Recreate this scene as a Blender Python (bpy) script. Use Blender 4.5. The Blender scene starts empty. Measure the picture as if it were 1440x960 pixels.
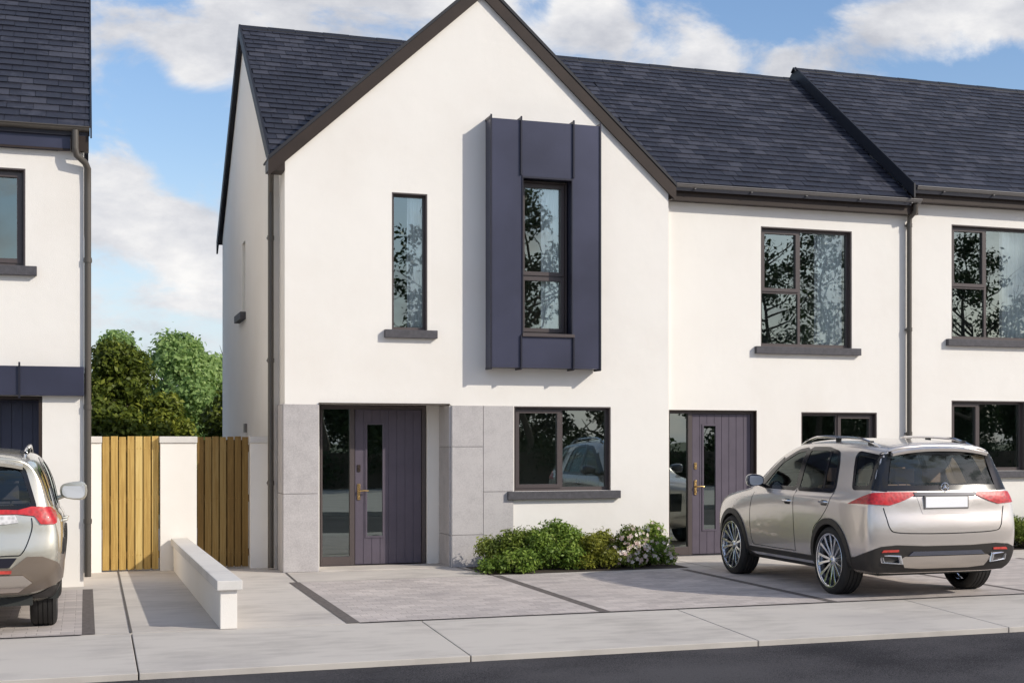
import bpy, bmesh, math, random
import numpy as np
from mathutils import Vector, Matrix
from mathutils.bvhtree import BVHTree
from mathutils.geometry import delaunay_2d_cdt
R = math.radians
scene = bpy.context.scene
COL = scene.collection
random.seed(7)

# ------------------------------------------------------------------ helpers
def tag(o, label=None, cat=None, group=None, kind=None):
    if label: o['label'] = label
    if cat: o['category'] = cat
    if group: o['group'] = group
    if kind: o['kind'] = kind
    return o

def empty(name, loc=(0, 0, 0), rz=0, **k):
    o = bpy.data.objects.new(name, None); COL.objects.link(o)
    o.location = loc; o.rotation_euler = (0, 0, rz); o.empty_display_size = .2
    return tag(o, **k)

class MB:
    def __init__(s): s.v = []; s.f = []; s.t = []
    def add(s, vs, fs, t=0.5):
        b = len(s.v); s.v += [tuple(p) for p in vs]
        for f in fs: s.f.append(tuple(b + i for i in f)); s.t.append(t)
        return s
    def box(s, x0, x1, y0, y1, z0, z1, t=0.5):
        if x0 > x1: x0, x1 = x1, x0
        if y0 > y1: y0, y1 = y1, y0
        if z0 > z1: z0, z1 = z1, z0
        v = [(x0,y0,z0),(x1,y0,z0),(x1,y1,z0),(x0,y1,z0),(x0,y0,z1),(x1,y0,z1),(x1,y1,z1),(x0,y1,z1)]
        return s.add(v, [(0,3,2,1),(4,5,6,7),(0,1,5,4),(1,2,6,5),(2,3,7,6),(3,0,4,7)], t)
    def prism(s, pts, axis, a, b, t=0.5):
        """extrude polygon pts (2-D) along axis between a and b"""
        n = len(pts)
        def m(p, c):
            return {'x': (c, p[0], p[1]), 'y': (p[0], c, p[1]), 'z': (p[0], p[1], c)}[axis]
        v = [m(p, a) for p in pts] + [m(p, b) for p in pts]
        f = [tuple(range(n))[::-1], tuple(range(n, 2 * n))] + [(i, (i + 1) % n, n + (i + 1) % n, n + i) for i in range(n)]
        return s.add(v, f, t)
    def tube(s, pts, r, n=10, cap=True, t=0.5):
        pts = [Vector(p) for p in pts]; rs = r if isinstance(r, (list, tuple)) else [r] * len(pts)
        b = len(s.v); up = None
        for i, p in enumerate(pts):
            d = (pts[min(i + 1, len(pts) - 1)] - pts[max(i - 1, 0)]).normalized()
            if up is None: up = d.orthogonal().normalized()
            up = (up - d * up.dot(d)).normalized(); w = d.cross(up)
            for k in range(n):
                a = 2 * math.pi * k / n
                s.v.append(tuple(p + (up * math.cos(a) + w * math.sin(a)) * rs[i]))
        for i in range(len(pts) - 1):
            for k in range(n):
                s.f.append((b + i * n + k, b + i * n + (k + 1) % n, b + (i + 1) * n + (k + 1) % n, b + (i + 1) * n + k)); s.t.append(t)
        if cap:
            s.f.append(tuple(b + k for k in range(n))[::-1]); s.t.append(t)
            s.f.append(tuple(b + (len(pts) - 1) * n + k for k in range(n))); s.t.append(t)
        return s
    def lathe(s, prof, axis='x', c=(0, 0, 0), n=48, t=0.5, closed=False):
        """prof: (r, along) pairs revolved round axis"""
        b = len(s.v)
        for (r, h) in prof:
            for k in range(n):
                a = 2 * math.pi * k / n; u, w = r * math.cos(a), r * math.sin(a)
                p = {'x': (h, u, w), 'y': (u, h, w), 'z': (u, w, h)}[axis]
                s.v.append((p[0] + c[0], p[1] + c[1], p[2] + c[2]))
        m = len(prof)
        for i in range(m if closed else m - 1):
            j = (i + 1) % m
            for k in range(n):
                s.f.append((b + i * n + k, b + i * n + (k + 1) % n, b + j * n + (k + 1) % n, b + j * n + k)); s.t.append(t)
        return s
    def xf(s, M, start=0):
        for i in range(start, len(s.v)): s.v[i] = tuple(M @ Vector(s.v[i]))
        return s
    def build(s, name, mat, parent=None, smooth=False, bevel=0, tint=False, fix=True, seg=2):
        me = bpy.data.meshes.new(name); me.from_pydata(s.v, [], s.f)
        if fix:
            bm = bmesh.new(); bm.from_mesh(me); bmesh.ops.recalc_face_normals(bm, faces=bm.faces); bm.to_mesh(me); bm.free()
        if tint:
            a = me.attributes.new('tint', 'FLOAT', 'FACE'); a.data.foreach_set('value', s.t)
        me.materials.append(mat)
        if smooth:
            me.shade_smooth()
            try: me.set_sharp_from_angle(angle=R(40))
            except Exception: pass
        o = bpy.data.objects.new(name, me); COL.objects.link(o)
        if bevel:
            m = o.modifiers.new('bevel', 'BEVEL'); m.width = bevel; m.segments = seg; m.limit_method = 'ANGLE'; m.angle_limit = R(40)
        if parent: o.parent = parent
        return o

# ------------------------------------------------------------------ materials
def newmat(name):
    m = bpy.data.materials.new(name); m.use_nodes = True
    nt = m.node_tree; b = nt.nodes['Principled BSDF']
    return m, nt, b
def N(nt, kind, **k):
    n = nt.nodes.new(kind)
    for a, v in k.items():
        if a.startswith('i_'):
            key = a[2:].replace('_', ' '); n.inputs[key].default_value = v
        else: setattr(n, a, v)
    return n
def L(nt, a, b): nt.links.new(a, b)
def ramp(nt, fac, stops):
    r = nt.nodes.new('ShaderNodeValToRGB'); e = r.color_ramp.elements
    while len(e) < len(stops): e.new(0.5)
    for i, (p, c) in enumerate(stops): e[i].position = p; e[i].color = (*c, 1) if len(c) == 3 else c
    L(nt, fac, r.inputs[0]); return r.outputs[0]
def objco(nt, scale=(1, 1, 1)):
    t = N(nt, 'ShaderNodeTexCoord'); m = N(nt, 'ShaderNodeMapping'); m.inputs['Scale'].default_value = scale
    L(nt, t.outputs['Object'], m.inputs[0]); return m.outputs[0]
def simple(name, col, rough=.5, metal=0, coat=0, noise=0.0, nscale=6, bump=0, bscale=60, spec=.5, scale=(1, 1, 1)):
    m, nt, b = newmat(name)
    b.inputs['Roughness'].default_value = rough; b.inputs['Metallic'].default_value = metal
    b.inputs['Coat Weight'].default_value = coat; b.inputs['Coat Roughness'].default_value = .04
    b.inputs['Specular IOR Level'].default_value = spec
    co = objco(nt, scale)
    if noise:
        n = N(nt, 'ShaderNodeTexNoise', i_Scale=nscale, i_Detail=6); L(nt, co, n.inputs['Vector'])
        lo = [max(0, c * (1 - noise)) for c in col]; hi = [min(1, c * (1 + noise)) for c in col]
        L(nt, ramp(nt, n.outputs[0], [(.3, lo), (.7, hi)]), b.inputs['Base Color'])
    else: b.inputs['Base Color'].default_value = (*col, 1)
    if bump:
        n2 = N(nt, 'ShaderNodeTexNoise', i_Scale=bscale, i_Detail=4); L(nt, co, n2.inputs['Vector'])
        bp = N(nt, 'ShaderNodeBump', i_Strength=bump, i_Distance=.01); L(nt, n2.outputs[0], bp.inputs['Height']); L(nt, bp.outputs[0], b.inputs['Normal'])
    return m

def render_white():
    m, nt, b = newmat('painted_render'); b.inputs['Roughness'].default_value = .85; b.inputs['Specular IOR Level'].default_value = .25
    co = objco(nt)
    n = N(nt, 'ShaderNodeTexNoise', i_Scale=.55, i_Detail=8, i_Roughness=.6); L(nt, co, n.inputs['Vector'])
    c1 = ramp(nt, n.outputs[0], [(.3, (.775, .735, .68)), (.5, (.81, .777, .727)), (.7, (.83, .80, .75))])
    # rain streaks: noise stretched along z
    co2 = objco(nt, (5, 5, .25)); n3 = N(nt, 'ShaderNodeTexNoise', i_Scale=1.4, i_Detail=5); L(nt, co2, n3.inputs['Vector'])
    f = ramp(nt, n3.outputs[0], [(.55, (1, 1, 1)), (1.0, (.985, .98, .975))])
    mx = N(nt, 'ShaderNodeMix', data_type='RGBA', blend_type='MULTIPLY'); mx.inputs[0].default_value = 1
    L(nt, c1, mx.inputs[6]); L(nt, f, mx.inputs[7]); L(nt, mx.outputs[2], b.inputs['Base Color'])
    n2 = N(nt, 'ShaderNodeTexNoise', i_Scale=120, i_Detail=3); L(nt, co, n2.inputs['Vector'])
    n4 = N(nt, 'ShaderNodeTexNoise', i_Scale=3.2, i_Detail=3); L(nt, co, n4.inputs['Vector'])
    ad = N(nt, 'ShaderNodeMath', operation='MULTIPLY_ADD'); L(nt, n4.outputs[0], ad.inputs[0]); ad.inputs[1].default_value = 2.0; L(nt, n2.outputs[0], ad.inputs[2])
    bp = N(nt, 'ShaderNodeBump', i_Strength=.4, i_Distance=.007); L(nt, ad.outputs[0], bp.inputs['Height']); L(nt, bp.outputs[0], b.inputs['Normal'])
    return m

def stone_mat():
    m, nt, b = newmat('limestone_cladding'); b.inputs['Roughness'].default_value = .8; b.inputs['Specular IOR Level'].default_value = .3
    co = objco(nt)
    t = N(nt, 'ShaderNodeAttribute', attribute_name='tint')
    n = N(nt, 'ShaderNodeTexNoise', i_Scale=5, i_Detail=9, i_Roughness=.65); L(nt, co, n.inputs['Vector'])
    n2 = N(nt, 'ShaderNodeTexNoise', i_Scale=60, i_Detail=6, i_Roughness=.7); L(nt, co, n2.inputs['Vector'])
    a = N(nt, 'ShaderNodeMath', operation='MULTIPLY_ADD'); L(nt, n.outputs[0], a.inputs[0]); a.inputs[1].default_value = .6; L(nt, n2.outputs[0], a.inputs[2])
    a2 = N(nt, 'ShaderNodeMath', operation='MULTIPLY_ADD'); L(nt, t.outputs['Fac'], a2.inputs[0]); a2.inputs[1].default_value = .25; L(nt, a.outputs[0], a2.inputs[2])
    c = ramp(nt, a2.outputs[0], [(.62, (.34, .32, .315)), (.85, (.43, .405, .40)), (1.0, (.49, .465, .455))])
    co3 = objco(nt); v = N(nt, 'ShaderNodeTexVoronoi', i_Scale=30); L(nt, co3, v.inputs['Vector'])
    sp = ramp(nt, v.outputs['Distance'], [(.04, (.62, .62, .63)), (.12, (1, 1, 1))])
    mx = N(nt, 'ShaderNodeMix', data_type='RGBA', blend_type='MULTIPLY'); mx.inputs[0].default_value = .6
    L(nt, c, mx.inputs[6]); L(nt, sp, mx.inputs[7]); L(nt, mx.outputs[2], b.inputs['Base Color'])
    bp = N(nt, 'ShaderNodeBump', i_Strength=.25, i_Distance=.004); L(nt, n2.outputs[0], bp.inputs['Height']); L(nt, bp.outputs[0], b.inputs['Normal'])
    return m

def slate_mat():
    m, nt, b = newmat('roof_slate'); b.inputs['Specular IOR Level'].default_value = .5
    t = N(nt, 'ShaderNodeAttribute', attribute_name='tint')
    co = objco(nt); n = N(nt, 'ShaderNodeTexNoise', i_Scale=9, i_Detail=8, i_Roughness=.7); L(nt, co, n.inputs['Vector'])
    n2 = N(nt, 'ShaderNodeTexNoise', i_Scale=.8, i_Detail=4); L(nt, co, n2.inputs['Vector'])
    a = N(nt, 'ShaderNodeMath', operation='MULTIPLY_ADD'); L(nt, n.outputs[0], a.inputs[0]); a.inputs[1].default_value = .5; L(nt, t.outputs['Fac'], a.inputs[2])
    a2 = N(nt, 'ShaderNodeMath', operation='MULTIPLY_ADD'); L(nt, n2.outputs[0], a2.inputs[0]); a2.inputs[1].default_value = .5; L(nt, a.outputs[0], a2.inputs[2])
    c = ramp(nt, a2.outputs[0], [(.45, (.011, .0115, .019)), (.95, (.021, .022, .033)), (1.35, (.044, .045, .060))])
    L(nt, c, b.inputs['Base Color'])
    rr = N(nt, 'ShaderNodeMapRange'); L(nt, t.outputs['Fac'], rr.inputs[0]); rr.inputs[3].default_value = .42; rr.inputs[4].default_value = .68; L(nt, rr.outputs[0], b.inputs['Roughness'])
    n3 = N(nt, 'ShaderNodeTexNoise', i_Scale=35, i_Detail=5); L(nt, co, n3.inputs['Vector'])
    bp = N(nt, 'ShaderNodeBump', i_Strength=.5, i_Distance=.004); L(nt, n3.outputs[0], bp.inputs['Height']); L(nt, bp.outputs[0], b.inputs['Normal'])
    return m

def concrete_mat(name, c0, c1, joint=None, sc=1.0):
    m, nt, b = newmat(name); b.inputs['Roughness'].default_value = .85; b.inputs['Specular IOR Level'].default_value = .3
    co = objco(nt)
    n = N(nt, 'ShaderNodeTexNoise', i_Scale=.9 * sc, i_Detail=10, i_Roughness=.62); L(nt, co, n.inputs['Vector'])
    co2 = objco(nt, (1, 3.5, 1)); n2 = N(nt, 'ShaderNodeTexNoise', i_Scale=2.2, i_Detail=6, i_Distortion=.4); L(nt, co2, n2.inputs['Vector'])
    n3 = N(nt, 'ShaderNodeTexNoise', i_Scale=160, i_Detail=3); L(nt, co, n3.inputs['Vector'])
    a = N(nt, 'ShaderNodeMath', operation='MULTIPLY_ADD'); L(nt, n2.outputs[0], a.inputs[0]); a.inputs[1].default_value = .6; L(nt, n.outputs[0], a.inputs[2])
    a2 = N(nt, 'ShaderNodeMath', operation='MULTIPLY_ADD'); L(nt, n3.outputs[0], a2.inputs[0]); a2.inputs[1].default_value = .3; L(nt, a.outputs[0], a2.inputs[2])
    c = ramp(nt, a2.outputs[0], [(.68, c0), (1.18, c1)])
    v = N(nt, 'ShaderNodeTexNoise', i_Scale=.5, i_Detail=3); L(nt, co, v.inputs['Vector'])
    st = ramp(nt, v.outputs[0], [(.56, (1, 1, 1)), (.75, (.86, .86, .88))])
    mx = N(nt, 'ShaderNodeMix', data_type='RGBA', blend_type='MULTIPLY'); mx.inputs[0].default_value = 1
    L(nt, c, mx.inputs[6]); L(nt, st, mx.inputs[7]); L(nt, mx.outputs[2], b.inputs['Base Color'])
    bp = N(nt, 'ShaderNodeBump', i_Strength=.3, i_Distance=.004); L(nt, n3.outputs[0], bp.inputs['Height']); L(nt, bp.outputs[0], b.inputs['Normal'])
    return m

def paver_mat():
    m, nt, b = newmat('block_paving'); b.inputs['Roughness'].default_value = .85; b.inputs['Specular IOR Level'].default_value = .3
    co = objco(nt)
    d = N(nt, 'ShaderNodeTexNoise', i_Scale=8, i_Detail=2); L(nt, co, d.inputs['Vector'])
    mixv = N(nt, 'ShaderNodeMix', data_type='RGBA', blend_type='ADD'); mixv.inputs[0].default_value = .012; L(nt, co, mixv.inputs[6]); L(nt, d.outputs['Color'], mixv.inputs[7])
    br = N(nt, 'ShaderNodeTexBrick', i_Scale=1, i_Mortar_Size=.005); br.inputs['Mortar Smooth'].default_value = .5
    br.inputs['Brick Width'].default_value = .21; br.inputs['Row Height'].default_value = .14
    br.inputs['Color1'].default_value = (.44, .40, .38, 1); br.inputs['Color2'].default_value = (.57, .52, .49, 1); br.inputs['Mortar'].default_value = (.39, .35, .325, 1)
    br.offset = .43; L(nt, mixv.outputs[2], br.inputs['Vector'])
    n = N(nt, 'ShaderNodeTexNoise', i_Scale=1.2, i_Detail=8); L(nt, co, n.inputs['Vector'])
    c = ramp(nt, n.outputs[0], [(.3, (.84, .83, .83)), (.7, (1.08, 1.06, 1.04))])
    mx = N(nt, 'ShaderNodeMix', data_type='RGBA', blend_type='MULTIPLY'); mx.inputs[0].default_value = 1
    L(nt, br.outputs['Color'], mx.inputs[6]); L(nt, c, mx.inputs[7]); L(nt, mx.outputs[2], b.inputs['Base Color'])
    n3 = N(nt, 'ShaderNodeTexNoise', i_Scale=90, i_Detail=3); L(nt, co, n3.inputs['Vector'])
    a = N(nt, 'ShaderNodeMath', operation='MULTIPLY_ADD'); L(nt, br.outputs['Fac'], a.inputs[0]); a.inputs[1].default_value = -1.5; L(nt, n3.outputs[0], a.inputs[2])
    bp = N(nt, 'ShaderNodeBump', i_Strength=.6, i_Distance=.005); L(nt, a.outputs[0], bp.inputs['Height']); L(nt, bp.outputs[0], b.inputs['Normal'])
    return m

def asphalt_mat():
    m, nt, b = newmat('asphalt'); b.inputs['Roughness'].default_value = .9; b.inputs['Specular IOR Level'].default_value = .25
    co = objco(nt)
    n = N(nt, 'ShaderNodeTexNoise', i_Scale=90, i_Detail=6, i_Roughness=.8); L(nt, co, n.inputs['Vector'])
    n2 = N(nt, 'ShaderNodeTexNoise', i_Scale=.7, i_Detail=5); L(nt, co, n2.inputs['Vector'])
    a = N(nt, 'ShaderNodeMath', operation='MULTIPLY_ADD'); L(nt, n2.outputs[0], a.inputs[0]); a.inputs[1].default_value = .7; L(nt, n.outputs[0], a.inputs[2])
    w1 = N(nt, 'ShaderNodeTexVoronoi', i_Scale=160); L(nt, co, w1.inputs['Vector'])
    a0 = a; a = N(nt, 'ShaderNodeMath', operation='MULTIPLY_ADD'); L(nt, w1.outputs['Color'], a.inputs[0]); a.inputs[1].default_value = .35; L(nt, a0.outputs[0], a.inputs[2])
    L(nt, ramp(nt, a.outputs[0], [(.75, (.010, .0096, .012)), (1.1, (.017, .016, .021)), (1.38, (.07, .066, .07))]), b.inputs['Base Color'])
    bp = N(nt, 'ShaderNodeBump', i_Strength=.8, i_Distance=.006); L(nt, n.outputs[0], bp.inputs['Height']); L(nt, bp.outputs[0], b.inputs['Normal'])
    return m

def wood_mat(name='timber_boards', k=(1, 1, 1)):
    m, nt, b = newmat(name); b.inputs['Roughness'].default_value = .7; b.inputs['Specular IOR Level'].default_value = .3
    t = N(nt, 'ShaderNodeAttribute', attribute_name='tint')
    co = objco(nt, (14, 14, .7)); n = N(nt, 'ShaderNodeTexNoise', i_Scale=3, i_Detail=8, i_Distortion=.6); L(nt, co, n.inputs['Vector'])
    a = N(nt, 'ShaderNodeMath', operation='MULTIPLY_ADD'); L(nt, t.outputs['Fac'], a.inputs[0]); a.inputs[1].default_value = .5; L(nt, n.outputs[0], a.inputs[2])
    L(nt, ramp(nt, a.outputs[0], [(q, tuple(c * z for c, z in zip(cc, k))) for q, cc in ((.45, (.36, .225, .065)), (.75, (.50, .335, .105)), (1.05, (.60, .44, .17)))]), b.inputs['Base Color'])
    bp = N(nt, 'ShaderNodeBump', i_Strength=.3, i_Distance=.003); L(nt, n.outputs[0], bp.inputs['Height']); L(nt, bp.outputs[0], b.inputs['Normal'])
    return m

def leaf_mat(name, stops, trans=.35, rough=.5):
    m, nt, b = newmat(name); b.inputs['Roughness'].default_value = rough; b.inputs['Specular IOR Level'].default_value = .3
    t = N(nt, 'ShaderNodeAttribute', attribute_name='tint')
    c = ramp(nt, t.outputs['Fac'], stops); L(nt, c, b.inputs['Base Color'])
    tr = N(nt, 'ShaderNodeBsdfTranslucent'); L(nt, c, tr.inputs[0])
    mx = N(nt, 'ShaderNodeMixShader'); mx.inputs[0].default_value = trans
    L(nt, b.outputs[0], mx.inputs[1]); L(nt, tr.outputs[0], mx.inputs[2]); L(nt, mx.outputs[0], nt.nodes['Material Output'].inputs[0])
    return m

def glass_mat(name, tint, refl, rough=.0, wav=.0):
    m, nt, b = newmat(name); nt.nodes.remove(b)
    tr = N(nt, 'ShaderNodeBsdfTransparent'); tr.inputs[0].default_value = (*tint, 1)
    gl = N(nt, 'ShaderNodeBsdfGlossy'); gl.inputs['Roughness'].default_value = rough; gl.inputs[0].default_value = (.78, .88, .84, 1)
    lw = N(nt, 'ShaderNodeFresnel', i_IOR=1.5)
    mr = N(nt, 'ShaderNodeMapRange'); L(nt, lw.outputs[0], mr.inputs[0]); mr.inputs[1].default_value = .04; mr.inputs[3].default_value = refl; mr.inputs[4].default_value = 1
    mx = N(nt, 'ShaderNodeMixShader'); L(nt, mr.outputs[0], mx.inputs[0]); L(nt, tr.outputs[0], mx.inputs[1]); L(nt, gl.outputs[0], mx.inputs[2])
    if wav:
        co = objco(nt); n = N(nt, 'ShaderNodeTexNoise', i_Scale=1.6, i_Detail=1); L(nt, co, n.inputs['Vector'])
        bp = N(nt, 'ShaderNodeBump', i_Strength=wav, i_Distance=.01); L(nt, n.outputs[0], bp.inputs['Height']); L(nt, bp.outputs[0], gl.inputs['Normal'])
    L(nt, mx.outputs[0], nt.nodes['Material Output'].inputs[0])
    return m

def paint_mat(name, col, metal=.60, rough=.27):
    m, nt, b = newmat(name)
    b.inputs['Base Color'].default_value = (*col, 1); b.inputs['Metallic'].default_value = metal; b.inputs['Roughness'].default_value = rough
    b.inputs['Coat Weight'].default_value = 1; b.inputs['Coat Roughness'].default_value = .03
    co = objco(nt); v = N(nt, 'ShaderNodeTexNoise', i_Scale=900, i_Detail=2); L(nt, co, v.inputs['Vector'])
    bp = N(nt, 'ShaderNodeBump', i_Strength=.02, i_Distance=.001); L(nt, v.outputs[0], bp.inputs['Height']); L(nt, bp.outputs[0], b.inputs['Normal'])
    # inner faces of the shell are dark trim
    g = N(nt, 'ShaderNodeNewGeometry'); d = N(nt, 'ShaderNodeBsdfDiffuse'); d.inputs[0].default_value = (.03, .028, .026, 1)
    mx = N(nt, 'ShaderNodeMixShader'); L(nt, g.outputs['Backfacing'], mx.inputs[0]); L(nt, b.outputs[0], mx.inputs[1]); L(nt, d.outputs[0], mx.inputs[2])
    L(nt, mx.outputs[0], nt.nodes['Material Output'].inputs[0])
    return m

M = dict(
    render=render_white(), stone=stone_mat(), slate=slate_mat(),
    concrete=concrete_mat('brushed_concrete', (.41, .375, .338), (.56, .515, .465)),
    coping=concrete_mat('cast_coping', (.52, .50, .475), (.66, .635, .60)),
    path=concrete_mat('footpath_concrete', (.40, .368, .334), (.535, .495, .448)),
    paver=paver_mat(), asphalt=asphalt_mat(), wood=wood_mat(), wood2=wood_mat('shade_darkened_boards', (.46, .42, .38)),  # wood2: browner gate timber, with part of the gate's shade put into its colour
    strip=simple('dark_setts', (.115, .098, .09), .85, noise=.3, nscale=18, bump=.5, bscale=40),
    joint=simple('joint_filler', (.10, .088, .08), .9),
    trim=simple('bronze_trim', (.032, .021, .016), .5, spec=.3, noise=.15, nscale=3),
    frame=simple('window_frame_brown', (.078, .062, .060), .38),
    black=simple('dark_verge', (.010, .011, .017), .6),
    navy=simple('navy_metal_cladding', (.048, .050, .082), .38, metal=.35, noise=.22, nscale=1.1, bump=.06, bscale=1.5),
    fin=simple('seam_metal', (.020, .020, .032), .4, metal=.3),
    sill=simple('dark_stone_sill', (.068, .065, .073), .7, noise=.2, nscale=20, bump=.3, bscale=80),
    pipe=simple('rainwater_pipe', (.085, .074, .062), .35, spec=.5),
    gutter=simple('gutter_grey', (.155, .145, .14), .35, spec=.6),
    door=simple('plum_grey_door', (.090, .074, .098), .45, noise=.1, nscale=5, bump=.05, bscale=25),
    brass=simple('brass', (.70, .47, .20), .22, metal=1),
    dark=simple('dark_interior', (.03, .033, .032), .9),
    room=simple('room_plaster', (.36, .38, .36), .9, noise=.05),
    curtain=simple('white_curtain', (.90, .92, .93), .9),
    soil=simple('planting_soil', (.05, .037, .026), .95, noise=.4, nscale=12, bump=1, bscale=30),
    ground=simple('rough_grass_ground', (.07, .085, .035), .95, noise=.35, nscale=1.5, bump=.8, bscale=30),
    bark=simple('bark', (.085, .065, .048), .9, noise=.3, nscale=12, bump=.8, bscale=18),
    glass_up=glass_mat('upper_window_glass', (.92, .95, .94), .28, wav=.05),
    glass_low=glass_mat('lower_window_glass', (.58, .68, .63), .30, wav=.05),
    carglass=glass_mat('car_glass', (.84, .84, .83), .05),
    carglass2=glass_mat('privacy_glass', (.70, .70, .71), .06),
    paint=paint_mat('silver_beige_paint', (.68, .625, .575)),
    paint2=paint_mat('champagne_paint', (.62, .59, .50)),
    plastic=simple('black_plastic', (.022, .019, .017), .5, bump=.1, bscale=300),
    brownplastic=simple('brown_grey_cladding', (.17, .135, .105), .38, coat=.3),
    gloss=simple('gloss_black', (.008, .008, .009), .12),
    tyre=simple('tyre_rubber', (.018, .017, .016), .75, bump=.2, bscale=80),
    alloy=simple('alloy_wheel', (.80, .82, .86), .15, metal=1),
    chrome=simple('chrome', (.82, .82, .84), .10, metal=1),
    skid=simple('satin_skid', (.62, .57, .52), .20, metal=1),
    plate=simple('plate_white', (.92, .92, .93), .35),
    tan=simple('tan_leather', (.42, .30, .21), .6), grey=simple('grey_fabric', (.11, .11, .12), .8),
    mirror=simple('mirror_glass', (.62, .63, .64), .45, metal=.4),
    mirrorback=simple('dark_mirror_cap', (.055, .06, .085), .25, coat=1),
)
def lens(name, col):
    m, nt, b = newmat(name); b.inputs['Base Color'].default_value = (*col, 1); b.inputs['Roughness'].default_value = .4
    b.inputs['Coat Weight'].default_value = .45; b.inputs['Coat Roughness'].default_value = .02
    co = objco(nt, (1, 1, 1)); w = N(nt, 'ShaderNodeTexVoronoi', i_Scale=28); L(nt, co, w.inputs['Vector'])
    L(nt, ramp(nt, w.outputs['Distance'], [(.1, tuple(c * .55 for c in col)), (.7, col)]), b.inputs['Base Color'])
    bp = N(nt, 'ShaderNodeBump', i_Strength=.3, i_Distance=.004); L(nt, w.outputs['Distance'], bp.inputs['Height']); L(nt, bp.outputs[0], b.inputs['Normal'])
    return m
M['red'] = lens('red_lens', (.55, .006, .010)); M['redrefl'] = lens('red_reflector', (.62, .06, .045)); M['clear'] = lens('clear_lens', (.75, .73, .72))

# ------------------------------------------------------------------ sky, sun, camera
SUN = Vector((-1.08, 1, -.85)).normalized()        # direction the light travels
elev = math.asin(-SUN.z); az = math.atan2(-SUN.x, -SUN.y)   # azimuth measured from +Y towards +X
sl = bpy.data.lights.new('sun', 'SUN'); sl.energy = 3.45; sl.angle = R(.7); sl.color = (1, .935, .82)
so = bpy.data.objects.new('sun', sl); COL.objects.link(so); so.rotation_euler = SUN.to_track_quat('-Z', 'Y').to_euler(); so.location = (20, -20, 20)

CAM_Y, CAM_H, F, PX, HY = -20.36, 1.8, 2068., 900., 618.
TH = math.atan(780 / F)
cd = bpy.data.cameras.new('camera'); co_ = bpy.data.objects.new('camera', cd); COL.objects.link(co_)
co_.location = (0, CAM_Y, CAM_H); co_.rotation_euler = (R(90), 0, -TH)
cd.sensor_width = 36; cd.lens = 51.7; cd.shift_x = -.125; cd.shift_y = .09583; cd.clip_end = 3000; cd.clip_start = .1
scene.camera = co_

w = bpy.data.worlds.new('World'); scene.world = w; w.use_nodes = True
nt = w.node_tree; bg = nt.nodes['Background']
sky = N(nt, 'ShaderNodeTexSky', sky_type='NISHITA', sun_disc=False, sun_elevation=elev, sun_rotation=az)
sky.air_density = 1.1; sky.dust_density = .7; sky.ozone_density = 2.2; sky.altitude = 50
tc = N(nt, 'ShaderNodeTexCoord'); nrm = N(nt, 'ShaderNodeVectorMath', operation='NORMALIZE'); L(nt, tc.outputs['Generated'], nrm.inputs[0])
D = nrm.outputs[0]
mp = N(nt, 'ShaderNodeMapping'); mp.inputs['Scale'].default_value = (1, 1, 1.9); L(nt, D, mp.inputs[0])
nz = N(nt, 'ShaderNodeTexNoise', i_Scale=9, i_Detail=12, i_Roughness=.60, i_Distortion=.35); L(nt, mp.outputs[0], nz.inputs['Vector'])
def math_(op, a, b=None, c=None):
    n = N(nt, 'ShaderNodeMath', operation=op)
    for i, x in enumerate((a, b, c)):
        if x is None: continue
        if isinstance(x, (int, float)): n.inputs[i].default_value = x
        else: L(nt, x, n.inputs[i])
    return n.outputs[0]
# cloud banks and clear gaps: (azimuth from +Y to +X in degrees, elevation, radius, strength)
banks = [(9.0, 17.6, 4.2, .34), (5.2, 16.6, 2.6, .26), (13.5, 17.5, 3.0, .30), (3.7, 13.7, 1.2, .20), (1.2, 16.2, 1.6, .14), (3.2, 11.4, 2.2, -.30), (1.8, 13.2, 1.5, -.26),
         (1.2, 8.3, 2.0, .38), (3.0, 7.6, 1.9, .34), (4.6, 7.7, 1.2, .16), (2.5, 5.3, 2.0, -.12),
         (18.9, 15.9, 2.0, .26), (20.8, 14.5, 2.0, .30), (23.2, 14.4, 1.7, .28), (26.4, 13.6, 1.8, .30), (28.8, 14.4, 1.7, .30), (30.8, 15.2, 2.0, .30), (33.5, 16.0, 2.2, .32), (35.6, 15.8, 1.4, .26),
         (16.6, 16.6, 1.1, -.3), (26.6, 16.6, 1.9, -.30), (24.6, 15.6, .9, -.12), (19.6, 15.6, .5, -.12), (34.6, 13.5, 1.6, -.34), (31.5, 13.3, 1.0, -.2), (35.4, 12.3, .8, .34)]
nzs = N(nt, 'ShaderNodeMath', operation='MULTIPLY_ADD'); L(nt, nz.outputs[0], nzs.inputs[0]); nzs.inputs[1].default_value = 1.9; nzs.inputs[2].default_value = -.35
dens = nzs.outputs[0]
for (a_, e_, r_, s_) in banks:
    d = Vector((math.sin(R(a_)) * math.cos(R(e_)), math.cos(R(a_)) * math.cos(R(e_)), math.sin(R(e_))))
    vm = N(nt, 'ShaderNodeVectorMath', operation='DISTANCE'); L(nt, D, vm.inputs[0]); vm.inputs[1].default_value = d
    mr = N(nt, 'ShaderNodeMapRange', interpolation_type='SMOOTHERSTEP'); L(nt, vm.outputs['Value'], mr.inputs[0])
    mr.inputs[1].default_value = 0; mr.inputs[2].default_value = R(r_) * 1.35; mr.inputs[3].default_value = s_; mr.inputs[4].default_value = 0
    dens = math_('ADD', dens, mr.outputs[0])
mrc = N(nt, 'ShaderNodeMapRange', interpolation_type='SMOOTHSTEP'); L(nt, dens, mrc.inputs[0]); mrc.inputs[1].default_value = .50; mrc.inputs[2].default_value = .86
sx = N(nt, 'ShaderNodeSeparateXYZ'); L(nt, D, sx.inputs[0])
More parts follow.
